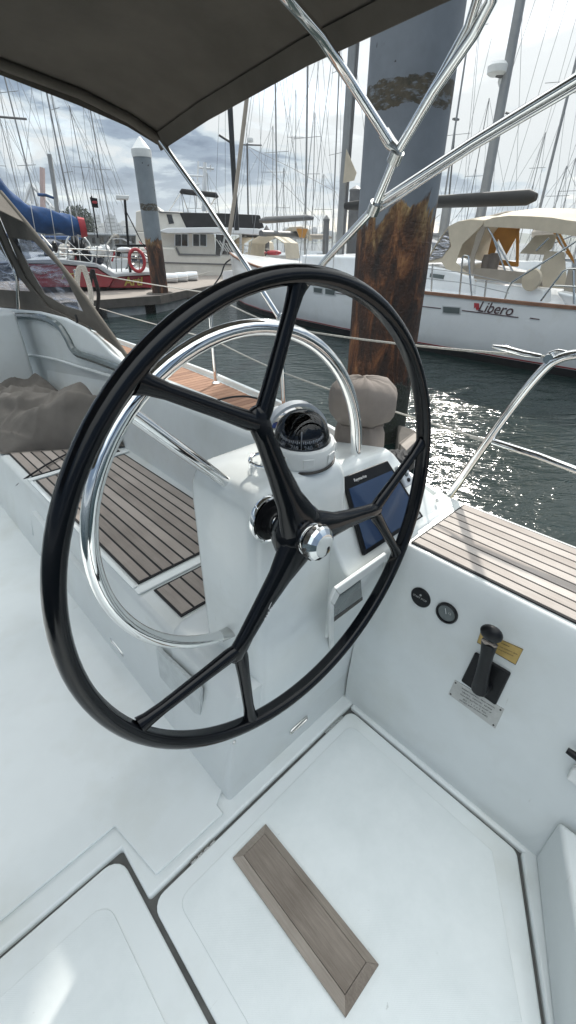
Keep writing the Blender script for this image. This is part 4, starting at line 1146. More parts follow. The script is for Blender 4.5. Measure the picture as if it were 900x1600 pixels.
def HH(x, y):
    hit = bvh.ray_cast(CAM, ray(x, y).normalized())
    if hit[0] is None: return LP(x, y, -1.9), -LV
    nn_ = hit[1]
    if nn_.dot(ray(x, y)) > 0: nn_ = -nn_
    return hit[0], nn_
def decal(pts, th, name, m, par=lib, dens=1):
    ps = []; ns = V()
    for x, y in pts:
        p, n_ = HH(x, y); ps.append(p + n_ * .004); ns += n_
    return MB().prism(ps, ns.normalized() * th).build(name, m, par, smooth=0)
# boot topping and stripes run round the hull
def band(z0, z1, off, name, m, t0=0, t1=1):
    rings = []
    for (t, hb, sh) in st:
        if t < t0 or t > t1: continue
        u = t * LL; rk = .35 * max(0, (t - .8) / .2) ** 1.5 * LL * .08
        def sidev(z):
            f = z / sh; return -hb * (.90 + .065 * min(1, f / .35) + .025 * max(0, min(1, (f - .35) / .35))) - off
        def uu(z): return u - rk * (.8 - .25 * min(1, (z / sh) / .35) - .3 * max(0, min(1, (z / sh - .35) / .35)))
        rings.append([LW(uu(z0), sidev(z0), z0), LW(uu(z1), sidev(z1), z1), LW(uu(z1), sidev(z1) + .03, z1), LW(uu(z0), sidev(z0) + .03, z0)])
    return MB().loft(rings).build(name, m, lib, smooth=0)
band(-.02, .14, .008, 'boot_stripe', 'boot'); band(.15, .175, .008, 'boot_stripe', 'stripe_red')
rings = []
for t, hb, sh in st:
    u = t * LL; rings.append([LW(u, -hb - .02, sh - .02), LW(u, -hb - .02, sh + .035), LW(u, -hb + .05, sh + .04), LW(u, -hb + .05, sh - .0)])
MB().loft(rings).build('cap_rail', 'teakr', lib, smooth=0)
for pts in ([(693, 479), (719, 481), (718, 490), (693, 488)], [(491, 449), (504, 451), (503, 458), (491, 456)], [(509, 451), (524, 454), (523, 461), (509, 459)]):
    fr_ = [(x + (1.6 if i in (1, 2) else -1.6), y + (1.6 if i in (2, 3) else -1.6)) for i, (x, y) in enumerate(pts)]
    wf = decal(fr_, .006, 'hull_window', 'hullg'); 
    ps = []
    for x, y in pts: p, n_ = HH(x, y); ps.append(p + n_ * .012)
    MB().prism(ps, n_ * .004).build('window_pane', 'hglass', wf, smooth=0)
for a, b_ in (((654, 478), (689, 482)), ((722, 485), (810, 496)), ((828, 497), (843, 499)), ((524, 458), (546, 461))):
    pa, n1 = HH(*a); pb2, n2 = HH(*b_)
    m_ = [HH(a[0] + (b_[0] - a[0]) * k / 6, a[1] + (b_[1] - a[1]) * k / 6) for k in range(7)]
    MB().tube([p + n_ * .004 for p, n_ in m_], .009, 6).build('hull_stripe', 'maroon', lib)
pa, na = HH(750, 480); pb2, _ = HH(797, 486); pc2, _ = HH(750, 490)
xdl = (pb2 - pa).normalized(); zdl = V((0, 0, 1))
pm, nm = HH(773.5, 482.5)
TW = (HH(798, 486)[0] - HH(749, 480)[0]).length
nt_ = text('name_lettering', 'Libero', TW * .42, pm + nm * .008, xdl, zdl, 'maroon', lib, .004, shear=.3, offset=.0008)
ps = []
for x, y in ((741, 473), (749, 474), (749, 483), (745, 485), (743, 480), (741, 482)):
    p, n_ = HH(x, y); ps.append(p + n_ * .006)
MB().prism(ps, n_ * .004).build('name_emblem', 'redp', lib, smooth=0)
# coachroof and cockpit coaming
def lslab(pts, v0, v1, name, m, bevel=0, par=lib):
    return MB().prism([LP(x, y, v0) for x, y in pts], LV * (v1 - v0)).build(name, m, par, bevel=bevel)
lslab([(470, 398), (560, 400), (655, 412), (700, 420), (742, 432), (742, 470), (470, 420)], -1.25, 1.25, 'coachroof', 'hullw', .08)
lslab([(672, 427), (694, 430), (692, 436), (671, 433)], -1.27, -1.24, 'coachroof_window', 'hglass')
lslab([(600, 414), (640, 419), (640, 424), (600, 419)], -1.27, -1.24, 'coachroof_window', 'hglass')
lslab([(742, 440), (850, 452), (850, 480), (742, 470)], -1.45, -1.15, 'coaming', 'hullw', .04)
# sprayhood
def crown(pts, v0, v1, rise, name, m, th=.02, nv=7):
    rings = []
    for k in range(nv):
        t = k / (nv - 1); v = v0 + (v1 - v0) * t
        rs = rise * (1 - (2 * t - 1) ** 2)
        base = [LP(x, y, v0) + LV * (v - v0) + V((0, 0, rs)) for x, y in pts]
        rings.append(base + [p - V((0, 0, th)) for p in base[::-1]])
    return MB().loft(rings).build(name, m, lib, smooth=50)
crown([(664, 411), (680, 383), (700, 354), (716, 346), (735, 343), (757, 344)], -1.2, 1.2, .10, 'sprayhood', 'beige')
def lpoly(pts, v, name, m, th=.02): return MB().prism([LP(x, y, v) for x, y in pts], LV * th).build(name, m, lib, smooth=0)
lpoly([(700, 354), (716, 346), (757, 344), (753, 352), (722, 382), (705, 385), (702, 372)], -1.22, 'sprayhood_side', 'beige')
lpoly([(705, 385), (722, 382), (712, 410), (745, 440), (700, 424), (690, 410), (665, 411), (690, 404)], -1.22, 'sprayhood_side', 'beige')
lpoly([(668, 408), (682, 384), (700, 358), (703, 384), (690, 403)], -1.21, 'sprayhood_window', 'vinyl', .006)
lpoly([(745, 365), (757, 348), (760, 352), (742, 400), (738, 438), (733, 436), (735, 400)], -1.20, 'sprayhood_side', 'taupe')
# cockpit bimini
rings = []
top = [(756, 346), (770, 340), (795, 337), (830, 338), (862, 340), (885, 344), (935, 350)]
bot = [(756, 352), (770, 353), (795, 354), (830, 356), (862, 361), (885, 365), (935, 372)]
for k in range(9):
    t = k / 8; v = -1.35 + 2.7 * t; rs = .16 * (1 - (2 * t - 1) ** 2)
    low = abs(2 * t - 1) ** 3
    a = [LP(x, y, -1.35) + LV * (v + 1.35) + V((0, 0, rs)) for x, y in top]
    b_ = [LP(x, y, -1.35) + LV * (v + 1.35) + V((0, 0, rs)) for x, y in bot]
    b_ = [p.lerp(q_, low) - V((0, 0, .02)) for p, q_ in zip(a, b_)]
    rings.append(a + b_[::-1])
MB().loft(rings).build('bimini', 'beige', lib, smooth=50)
lpoly([(764, 354), (812, 356), (811, 362), (791, 398), (779, 374)], .8, 'orange_curtain', 'orange')
lpoly([(806, 358), (811, 358), (810, 416), (806, 414)], .8, 'orange_curtain', 'orange')
lpoly([(752, 412), (765, 400), (775, 404), (809, 410), (809, 417), (770, 414)], .8, 'orange_curtain', 'orange')
lpoly([(762, 398), (768, 372), (772, 362), (778, 372), (774, 392), (770, 402)], .82, 'orange_curtain', 'orange')
lpoly([(862, 360), (872, 358), (895, 402), (897, 412), (873, 380)], .6, 'orange_curtain', 'orange')
lpoly([(741, 418), (845, 428), (847, 447), (740, 435)], -1.5, 'lee_cloth', 'taupe', .03)
lpoly([(852, 392), (881, 394), (886, 452), (836, 448)], -1.1, 'stern_curtain', 'beige', .03)
lpoly([(888, 420), (905, 418), (905, 470), (878, 466)], -1.3, 'stern_curtain', 'taupe', .03)
lpoly([(812, 396), (836, 368), (870, 366), (862, 388), (850, 398)], -.9, 'stern_curtain', 'beige', .03)
MB().lathe([(0, -.04), (.17, -.04), (.19, 0), (.17, .04), (0, .04)], LP(831, 437, -1.56), LV, 24).build('horseshoe_buoy', 'beige', lib)
for c_ in ((772, 402), (762, 404)):
    MB().lathe([(.10, -.3), (.12, .0), (.10, .12), (0, .13)], LP(c_[0], c_[1] + 4, -.6), (0, 0, 1), 16).build('winch', 'canvas_cover', lib)
# tubes: stanchions, pushpit, frames
def ltube(px, v, r, name, m='chrome2'):
    return MB().tube([LP(x, y, v) for x, y in px], r, 8).build(name, m, lib)
for px in ([(655, 455), (668, 410)], [(674, 455), (676, 412)], [(718, 461), (723, 402), (726, 399), (732, 400), (737, 463)], [(789, 467), (794, 452), (800, 441), (862, 402), (905, 374)],
           [(845, 470), (880, 424), (888, 420), (905, 420)], [(896, 422), (897, 475)], [(866, 446), (905, 448)], [(757, 466), (760, 438)]):
    ltube(px, -1.75, .018, 'stanchion')
for px in ([(760, 352), (802, 425)], [(790, 425), (768, 364)], [(868, 360), (884, 392)], [(858, 372), (838, 392)]):
    ltube(px, -1.3, .018, 'canopy_frame')
for y0_, y1_ in ((414, 443), (430, 452)):
    MB().tube(sag(LP(610, y0_ - 3, -1.8), LP(725, y0_ + 12, -1.8), .01, 6) + [LP(795, y0_ + 28, -1.8)], .007, 5).build('lifeline', 'wire', lib)
for x in (588, 630): ltube([(x, 440), (x + 2, 408)], -1.85, .014, 'stanchion')
ltube([(520, 425), (522, 398)], -1.5, .014, 'stanchion')
# mast, boom, stays
mb_ = LP(530, 392, 0); MD = math.hypot(mb_.x, mb_.y)
mt = V((mb_.x, mb_.y, 17)) + LU * -.4
MB().tube([V((mb_.x, mb_.y, .5)), mt], [(.15, .105)] * 2, 16, flat=LU).build('mast', 'alu', lib, smooth=60)
MB().tube([V((mb_.x, mb_.y, .9)) - LU * .19 + LV * -.02, mt - LU * .19], .035, 8).build('mast_track', 'alud', lib)
be, bs = LP(838, 308, 0), LP(540, 322, 0)
MB().tube([bs, bs.lerp(be, .1), bs.lerp(be, .6), be.lerp(bs, .03), be], [(.09, .07), (.125, .09), (.13, .10), (.14, .10), (.07, .06)], 14, flat=(0, 0, 1)).build('boom_cover', 'blackm2', lib, smooth=60)
q = MB()
for (v, u) in ((-1.8, -.3), (-1.5, -.2), (1.8, -.3)): wire(q, mb_ + LV * v + LU * u + V((0, 0, -.3)), mt.lerp(mb_, .1 if v == -1.8 else .45), .008)
wire(q, LW(.3, -.9, 1.3), mt, .008); wire(q, LW(LL, 0, 1.7), mt, .008)
q.build('rigging', 'wire', lib)
lpoly([(541, 233), (557, 270), (553, 282), (536, 286)], -.3, 'furled_flag', 'beige', .01)
# stern platform corner
lslab([(868, 455), (930, 468), (930, 500), (885, 480)], -1.6, 1.4, 'stern_platform', 'hullw', .04)

# ---------------- generic moored yachts
def moored(name, label, px, D, heading, L, hullm, coverm, mast_h, group='yachts moored in the marina behind', canopy=None, lean=0, mr=.052, boom=True, y0=None):
    P = PD(px, 376, D); base = V((P.x, P.y, WZ)); t = thing(name, label, 'sailboat', base, group)
    a = R(heading); U_ = V((math.sin(a), math.cos(a), 0)); W2_ = V((U_.y, -U_.x, 0))
    def T(u, v, z): return base + U_ * (u - L / 2) + W2_ * v + V((0, 0, z))
    B_ = L * .15
    st_ = [(0, .8 * B_, 1.0), (.25, .98 * B_, 1.0), (.5, B_, 1.05), (.75, .72 * B_, 1.15), (.92, .28 * B_, 1.25), (1, .02, 1.3)]
    MB().loft([[T(*p) for p in r] for r in hull_rings(L, st_)]).build('hull', hullm, t, smooth=45)
    hz_ = [[T(u, v, z) for v, z in ((-w_, 1.0), (-w_ * .85, 1.0 + h_), (w_ * .85, 1.0 + h_), (w_, 1.0))] for u, w_, h_ in ((L * .3, B_ * .62, .55), (L * .5, B_ * .62, .5), (L * .68, B_ * .45, .35), (L * .76, B_ * .3, .08))]
    MB().loft(hz_).build('cabin', 'hullw', t, smooth=30)
    q = MB()
    for s_ in (-1, 1):
        q.prism([T(L * .36, s_ * B_ * .61, 1.18), T(L * .58, s_ * B_ * .57, 1.18), T(L * .58, s_ * B_ * .54, 1.36), T(L * .36, s_ * B_ * .57, 1.38)], W2_ * .04 * s_)
    q.build('cabin_window', 'hglass', t, smooth=0)
    mbs = T(L * .55, 0, 1.3); mtp = T(L * .55 - .1, 0, mast_h) + W2_ * lean
    MB().tube([mbs, mtp], [mr, mr * .8], 10).build('mast', 'alu', t, smooth=60)
    if boom: MB().tube([T(L * .54, 0, 2.35), T(L * .5, 0, 2.4), T(L * .12, 0, 2.45)], [.07, .17, .12], 10).build('sail_cover', coverm, t, smooth=60)
    q = MB(); r = pw(D)
    for (u, v, f) in ((.5, -1, .97), (.5, 1, .97), (1.0, 0, .98), (0, 0, 1)):
        wire(q, T(L * u, v * B_ * .9, 1.1), mbs.lerp(mtp, f), r)
    for f in (.4, .68):
        c_ = mbs.lerp(mtp, f); wire(q, c_ - W2_ * B_ * .45, c_ + W2_ * B_ * .45, r * 1.4)
    q.build('rigging', 'wire', t)
    if canopy:
        rings = []
        for v, z in ((-1, 1.5), (-.9, 2.1), (-.4, 2.35), (.4, 2.35), (.9, 2.1), (1, 1.5)):
            rings.append([T(L * .3, v * B_ * .6, z * .98), T(L * .16, v * B_ * .62, z), T(L * .16, v * B_ * .62, z - .03), T(L * .3, v * B_ * .6, z * .98 - .03)])
        MB().loft(rings).build('sprayhood', canopy, t, smooth=40)
    return t
ML = [
 ('white yacht with grey sail cover moored just left of the motor yacht', 178, 44, 20, 11, 'hullw', 'taupe', 15, 'navy'),
 ('navy hulled yacht with a blue sail cover behind the red racing boat', 62, 40, 60, 11, 'navy', 'bluec', 14, None),
 ('white yacht with blue sail cover far beyond the radar post', 120, 55, 80, 12, 'hullw', 'bluec', 17, 'navy'),
 ('low grey white yacht seen beyond the bow of the motor yacht', 428, 34, 65, 12, 'hullg', 'alud', 15, 'beige'),
 ('white yacht with beige and ochre sprayhood under a dark boom', 470, 27, 70, 11, 'hullw', 'alud', 14, 'beige'),
 ('white yacht between the tall grey mast and the big pile', 510, 38, 100, 11, 'hullw', 'taupe', 16, None),
 ('white yacht showing just right of the big pile', 680, 30, 75, 12, 'hullw', 'alud', 15, 'navy'),
 ('white yacht with dark cabin windows behind the beige cockpit canvas', 835, 22, 60, 12, 'hullw', 'taupe', 15, None),
 ('white yacht at the far right beyond the stern canvas', 905, 26, 70, 12, 'hullw', 'navy', 16, 'navy'),
]
for i, (lb, px, D, hd, L_, hm, cm, mh, cp_) in enumerate(ML):
    moored('moored_yacht', lb, px, D, hd, L_, hm, cm, mh, canopy=cp_)

# ---------------- tall mast with radar
D = 17.5
f, n = VPL(780, D)
t = thing('radar_mast', 'tall leaning grey mast carrying a white radar dome, right of the big pile', 'mast', f(750, 350))
MB().tube([f(748, 352), f(815, -8), f(832, -90)], [.15, .12, .12], 12).build('mast_tube', 'alu', t, smooth=60)
c = f(777, 108, -.1)
q = MB().lathe([(.0, -.13), (.18, -.13), (.25, -.08), (.26, .06), (.2, .13), (0, .15)], c, (0, 0, 1), 24); q.build('radar_dome', 'white', t, smooth=40)
MB().tube([c + V((0, 0, -.13)), f(792, 122)], .04, 8).tube([f(790, 176), f(796, 178)], .03, 6).build('bracket', 'alud', t)
MB().lathe([(.03, 0), (.08, .1), (.07, .2), (0, .22)], f(781, 136), (0, 0, 1), 12).build('steaming_light', 'white', t)
q = MB()
for a, b_ in (((838, -5), (777, 178)), ((777, 178), (768, 350)), ((817, 0), (805, 330)), ((768, 60), (700, 340)), ((784, 176), (796, 178)), ((866, 0), (810, 200)), ((810, 200), (770, 345))):
    wire(q, f(*a), f(*b_), pw(D))
q.build('rigging', 'wire', t)
g = [f(752, 346), f(790, 340), f(840, 338), f(880, 340)]
MB().tube(g, [(.10, .1), (.17, .1), (.15, .1), (.05, .05)], 10, flat=(0, 0, 1)).build('sail_cover', 'taupe', t, smooth=60)

# mast behind the pile at right, dark stump under the boom
f, n = VPL(700, 19)
t = thing('grey_mast', 'short visible length of a grey mast between the big pile and the beige sprayhood', 'mast', f(694, 365))
MB().tube([f(692, 370), f(700, 318), f(735, 120)], .13, 10).build('mast_tube', 'alu', t, smooth=60)
bpy.data.objects.remove(t.children[0]); MB().tube([f(692, 370), f(700, 312)], .16, 10).build('mast_tube', 'alu', t, smooth=60)
q = MB()
for a, b_ in (((686, 370), (732, 60)), ((688, 335), (670, 350)), ((712, 340), (725, 322))): wire(q, f(*a), f(*b_), pw(19, 1.3))
q.build('rigging', 'wire', t)
# lamp post
f, n = VPL(705, 40)
t = thing('lamp_post', 'slender dock lamp post standing between the pile and the radar mast', 'lamp post', f(697, 360))
MB().tube([f(697, 362), f(712, 190)], [.07, .05], 8).build('post', 'alud', t); MB().box(-.25, .25, -.12, .12, -.05, .05).build('lamp_head', 'alud', None).name
lh = bpy.data.objects['lamp_head']; lh.parent = t; lh.location = f(712, 188) - wloc(t)

# ---------------- black mast and pale raised pole near the centre
f, n = VPL(365, 23)
t = thing('black_mast', 'black carbon mast with a small spreader rising beyond the motor yacht', 'mast', f(368, 352))
MB().tube([f(370, 360), f(358, 140), f(352, 20)], .105, 10).tube([f(342, 211), f(361, 223)], .04, 6).build('mast_tube', 'blackm', t, smooth=60)
q = MB()
for a, b_ in (((412, 0), (480, 340)), ((345, 110), (336, 340)), ((399, 0), (412, 345)), ((352, 0), (352, 350)), ((372, 0), (395, 350))): wire(q, f(*a), f(*b_), pw(23))
q.build('rigging', 'wire', t)
f, n = VPL(375, 21)
t = thing('spinnaker_pole', 'pale wooden looking pole leaning across the black mast', 'pole', f(359, 370))
MB().tube([f(358, 368), f(368, 300), f(390, 118)], .075, 10).build('pole_tube', 'taupe', t, smooth=60)
tag(t, 'pale beige spar leaning across the black mast', 'spar')
f, n = VPL(395, 30)
t = thing('radar_pole', 'thin pole with a small radar drum and crossbar in the centre distance', 'radar mast', f(388, 350))
MB().tube([f(388, 352), f(386, 224)], .045, 8).tube([f(376, 226), f(409, 227)], .035, 6).build('pole_tube', 'alud', t)
MB().lathe([(0, -.08), (.15, -.08), (.17, 0), (.15, .08), (0, .1)], f(391, 219), (0, 0, 1), 16).build('radar_drum', 'white', t)
q = MB()
for a, b_ in (((385, 228), (455, 262)), ((455, 262), (525, 300)), ((387, 230), (440, 285)), ((440, 285), (500, 345))): wire(q, f(*a), f(*b_), pw(30, 1.3))
q.build('stay', 'wire', t)
# boom with dark cover over the beige sprayhood boat
f, n = VPL(440, 25)
t = thing('dark_boom', 'dark covered boom above the small beige and ochre sprayhood', 'boom', f(440, 345))
MB().tube([f(405, 345), f(415, 344), (f(480, 340)), f(490, 341)], [.06, .14, .12, .08], 10).build('boom_tube', 'alud', t, smooth=60)
# small sprayhood with ochre side
f, n = VPL(458, 26)
t = thing('small_sprayhood', 'little beige and ochre sprayhood on the yacht under the dark boom', 'sprayhood', f(458, 375))
q = MB(); pts = [(440, 376), (443, 362), (452, 355), (470, 354), (482, 358), (488, 376), (484, 376), (478, 364), (468, 372), (463, 360), (452, 364), (446, 376)]
q.prism(*slab(pts, f, n, 1.8)); q.build('sprayhood_canvas', 'beige', t, smooth=0)
MB().prism(*slab([(463, 357), (481, 358), (476, 372), (468, 371)], f, n, .05, back=-.06)).build('ochre_panel', 'orange', t, smooth=0)

# ---------------- white motor yacht
f, n = VPL(330, 28)
my = thing('motor_yacht', 'cream white flybridge motor yacht with black canvas around its upper deck', 'motor yacht', f(330, 440))
def mslab(pts, th, name, m, back=0, bevel=0, par=my):
    return MB().prism(*slab(pts, f, n, th, back=back)).build(name, m, par, bevel=bevel, smooth=35 if bevel else 0)
mslab([(205, 386), (274, 386), (279, 397), (340, 399), (395, 399), (440, 404), (425, 440), (410, 460), (205, 460)], 3.6, 'hull', 'hullc', 0, .12)
mslab([(205, 408), (420, 414), (419, 416), (205, 410)], .03, 'rub_rail', 'alud', -.04)
mslab([(274, 388), (276, 386), (281, 396), (344, 398), (344, 400), (279, 399)], .03, 'hull_stripe', 'alud', -.04)
mslab([(212, 330), (246, 322), (252, 330), (286, 331), (296, 357), (250, 362), (212, 362)], 2.9, 'upper_cabin', 'hullc', .35, .06)
mslab([(260, 335), (268, 335), (272, 349), (264, 350)], .03, 'upper_window', 'dglass', .32)
mslab([(212, 362), (335, 366), (337, 399), (282, 398), (276, 387), (212, 387)], 3.0, 'main_cabin', 'hullc', .3, .05)
for x0_, x1_ in ((274, 293), (302, 322)):
    w0 = mslab([(x0_ - 1.5, 364.5), (x1_ + 1.5, 365.5), (x1_ + 1.5, 385.5), (x0_ - 1.5, 384.5)], .03, 'cabin_window', 'hullw', .27)
    mid = (x0_ + x1_) / 2
    for a, b_ in ((x0_, mid - .8), (mid + .8, x1_)):
        MB().prism(*slab([(a, 366), (b_, 366.5), (b_, 384.5), (a, 384)], f, n, .02, back=.25)).build('window_pane', 'dglass', w0, smooth=0)
mslab([(246, 361), (262, 356), (345, 355), (402, 357), (428, 364), (424, 368), (345, 364), (262, 365)], 4.0, 'roof_overhang', 'hullw', -.25, .04)
mslab([(280, 332), (345, 333), (406, 336), (413, 356), (345, 357), (291, 356)], 3.0, 'flybridge_canvas', 'blackc', .3, .05)
mslab([(246, 330), (280, 332), (282, 334), (250, 333)], .03, 'upper_stripe', 'alud', .28)
MB().tube([f(376, 399, .3), f(376, 366, .3)], .07, 8).tube([f(345, 399, .3), f(352, 366, .3)], .06, 8).build('roof_post', 'hullw', my)
mslab([(337, 366), (350, 367), (372, 398), (337, 398)], .03, 'windscreen', 'dglass', .28)
# mast and radar arch
q = MB().tube([f(319, 330, 1), f(320, 254, 1)], [.14, .09], 8).tube([f(306, 325, 1.2), f(310, 252, 1.2)], .05, 6)
for a, b_ in (((295, 274), (318, 275)), ((311, 262), (334, 264)), ((300, 290), (312, 287)), ((329, 258), (329, 268))): q.tube([f(*a, 1), f(*b_, 1)], .045, 6)
q.build('signal_mast', 'hullw', my, smooth=60)
MB().tube([f(282, 302, .5), f(284, 299, .5), f(338, 305, .5), f(340, 309, .5)], [.08, .12, .12, .08], 8).build('rolled_awning', 'blackc', my, smooth=60)
for a, b_ in (((283, 301), (264, 330)), ((284, 301), (294, 332)), ((338, 307), (322, 332)), ((339, 308), (342, 333))): wire(MB(), f(*a, .5), f(*b_, .5), .025).build('awning_strut', 'chrome2', my)
q = MB()
for k in range(9):
    x_ = 346 + k * 9; wire(q, f(x_, 399, -.05), f(x_ + 1, 381 + k * .6, -.05), .015)
q.tube([f(343, 380, -.05), f(380, 383, -.05), f(422, 390, -.05)], .018, 6); q.tube([f(343, 388, -.05), f(380, 390, -.05), f(422, 396, -.05)], .012, 6)
q.build('bow_rail', 'chrome2', my)
q = MB()
for k in range(6): q.tube([f(338 + k * 5, 374 + k * 2, -.1), f(350 + k * 4, 392 + k, -.1)], .02, 5)
q.build('folded_ladder', 'white', my)
q = MB()
for x0_ in (404, 428): q.ell(f(x0_, 395, -.3), n.cross(V((0, 0, 1))) * .42, n * .2, V((0, 0, .13)), 14, 8)
# red bundles on the foredeck
q.build('deck_bundle', 'redp', my, smooth=60)

# ---------------- floating dock and its fittings
dz = -.22
near = [(-120, 486), (60, 477), (140, 471), (250, 463), (330, 447), (455, 424)]
far = [(455, 412), (330, 424), (222, 431), (110, 436), (-120, 444)]
NP = [PZ(x, y, dz) for x, y in near]; FP = [PZ(x, y, dz) for x, y in far]
dk = thing('floating_dock', 'long floating timber dock on pale floats running behind the red racing boat', 'dock', PZ(230, 466, WZ))
MB().prism(NP + FP, (0, 0, -.10)).build('deck_boards', 'dockwood', dk, smooth=0)
q = MB()
for i in range(len(NP) - 1):
    a, b_ = NP[i], NP[i + 1]; o = V((a.x, a.y, 0)).normalized() * .02
    q.prism([a - o + V((0, 0, .02)), b_ - o + V((0, 0, .02)), b_ - o - V((0, 0, .24)), a - o - V((0, 0, .24))], o * 6)
q.build('edge_beam', 'dockd', dk, smooth=0)
for i in range(7):
    t0, t1 = i / 7 + .01, (i + 1) / 7 - .02
    def along(t):
        s_ = t * (len(NP) - 1); k = min(int(s_), len(NP) - 2); return NP[k].lerp(NP[k + 1], s_ - k)
    a, b_ = along(t0), along(t1); o = V((a.x, a.y, 0)).normalized()
    MB().prism([V((a.x, a.y, -.47)) + o * .12, V((b_.x, b_.y, -.47)) + o * .12, V((b_.x, b_.y, -1.2)) + o * .12, V((a.x, a.y, -1.2)) + o * .12], o * 1.5).build('float', 'docks', dk, bevel=.04)
q = MB()
c = PZ(250, 459, dz)
c = V((c.x, c.y, dz))
q.tube([c + V((math.cos(R(a)) * .42, math.sin(R(a)) * .42, -.02)) for a in range(0, 360, 20)], .07, 6, True)
q.build('pile_guide', 'dockd', dk)
M['pile_small'] = pile_mat('dock_pile_paint', PD(246, 372, math.hypot(*PZ(251, 459, -.22).xy)).z, -.62, (.22, .25, .27))
pz = PZ(251, 459, dz); pz.z = WZ
hgt = PD(218, 240, math.hypot(pz.x, pz.y)).z - WZ
dpp = (PD(251, 440, math.hypot(pz.x, pz.y)) - CAM).dot(FW)
pt = pile('dock_pile', 'slim grey dock pile with a white pointed cap and brown foot', pz, 12.2 * dpp / F, hgt, M['pile_small'])
pr2 = 12.2 * dpp / F
MB().lathe([(pr2 * 1.05, -.1), (pr2 * 1.1, .0), (pr2 * 1.1, .10), (.02, .42)], V((pz.x, pz.y, WZ + hgt)), (0, 0, 1), 24).build('pile_cap', 'white', pt, smooth=30)
# far piles
for i, (px, y0_, y1_, D, wd_, lb) in enumerate([(118, 170 + 200, 172 + 200, 40, 5, '')][:0] + [(551, 290, 330, 34, 9, 'grey pile top showing between the tall mast and the big pile'), (417, 352, 400, 30, 4, 'short grey pile beside the dark boom'), (509, 336, 395, 32, 4.5, 'short grey pile left of the tall grey mast')]):
    b_ = PD(px, 376, D); b_.z = WZ
    rr_ = wd_ * D * .85 / F
    h_ = PD(px, y0_, D).z - WZ
    tt = thing('distant_pile', lb, 'pile', b_)
    MB().lathe([(rr_, -.2), (rr_, h_ - .3), (rr_ * 1.08, h_ - .3), (rr_ * 1.08, h_ - .2), (.02, h_)], b_, (0, 0, 1), 20).build('pile_shaft', 'alud', tt, smooth=30)
# fender bags
for k in range(3):
    c = PZ(268 + k * 16, 442 - k * 1.6, dz) + V((0, 0, .20))
    f2, n2 = VPL(280, math.hypot(c.x, c.y)); s2_ = n2.cross(V((0, 0, 1)))
    o = MB().loft([[c + s2_ * u + n2 * (math.cos(R(a)) * .26 * w_) + V((0, 0, math.sin(R(a)) * .20 * w_)) for a in range(0, 360, 30)] for u, w_ in ((-.30, .7), (-.27, .95), (-.1, 1), (.1, 1), (.27, .95), (.30, .7))]).build('white_fender', 'hullw', smooth=50)
    tag(o, 'white tarpaulin wrapped block lying in a row on the dock right of the slim pile', 'fender', 'white blocks on the dock')
# bollard box
f, n = VPL(228, math.hypot(*PZ(228, 445, dz).xy))
t = thing('dock_pedestal', 'white dock service pedestal with a bulging top left of the slim pile', 'service pedestal', f(228, 455))
MB().prism(*slab([(222, 455), (223, 430), (235, 430), (236, 455)], f, n, .3)).build('pedestal_post', 'white', t, bevel=.03)
MB().prism(*slab([(220, 431), (221, 424), (238, 424), (238, 431)], f, n, .36, back=-.03)).build('pedestal_top', 'white', t, bevel=.03)
q = MB().tube(sag(f(236, 436), f(330, 424), .1), .018, 6)
q.tube(sag(f(224, 440), f(175, 446), .05), .018, 6)
tag(q.build('dock_line', 'rope'), 'white mooring line stretched across the dock from the pedestal', 'rope')
q = MB(); D0 = math.hypot(*PZ(335, 445, dz).xy)
q.tube(smooth_path([PD(334, 446, D0), PD(345, 430, D0), PD(352, 412, D0), PD(366, 402, D0)], 5), .03, 6)
tag(q.build('shore_cable', 'ropeb'), 'black cable arching from the dock up to the motor yacht', 'cable')

# ---------------- red racing boat
f, n = VPL(150, 20)
rb = thing('racing_boat', 'red hulled racing boat with yellow lettering moored behind the dock', 'sailboat', f(150, 447))
def rslab(pts, th, name, m, back=0, bevel=0, par=rb):
    return MB().prism(*slab(pts, f, n, th, back=back)).build(name, m, par, bevel=bevel, smooth=35 if bevel else 0)
rslab([(40, 412), (90, 413), (152, 419), (178, 436), (170, 449), (40, 449)], 3.2, 'hull', 'red', 0, .03)
rslab([(178, 435), (188, 432), (240, 430), (240, 450), (170, 450)], 2.6, 'hull', 'red', .15, .03)
rslab([(40, 406), (92, 405), (150, 412), (180, 428), (242, 424), (242, 429), (188, 432), (178, 435), (152, 418), (90, 412), (40, 411)], 3.6, 'deck', 'hullg', -.05, .02)
s2_ = V((0, 0, 1)).cross(n)
s2_ = -s2_ if s2_.dot(RT) < 0 else s2_
text('hull_lettering', 'Arti', .42, f(208, 440, .11), s2_, V((0, 0, 1)), 'yellow', rb, .01, shear=.2, offset=.01)
text('hull_lettering', 'An', .42, f(106, 430, -.04), s2_, V((0, 0, 1)), 'yellow', rb, .01, shear=.2)
def ringt(c, r, tr_, name, m, par, ax_=None, rx=1):
    u_ = s2_; return MB().tube([c + u_ * (math.cos(R(a)) * r * rx) + V((0, 0, math.sin(R(a)) * r)) for a in range(0, 360, 15)], tr_, 8, True).build(name, m, par, smooth=60)
ringt(f(124, 393, .6), .56, .028, 'steering_wheel', 'white', rb, rx=.8)
q = MB()
for a in (20, 80, 140): q.tube([f(124, 393, .6) + s2_ * math.cos(R(a)) * .45 + V((0, 0, math.sin(R(a)) * .56)), f(124, 393, .6) - s2_ * math.cos(R(a)) * .45 - V((0, 0, math.sin(R(a)) * .56))], .012, 5)
q.build('wheel_spokes', 'white', rb)
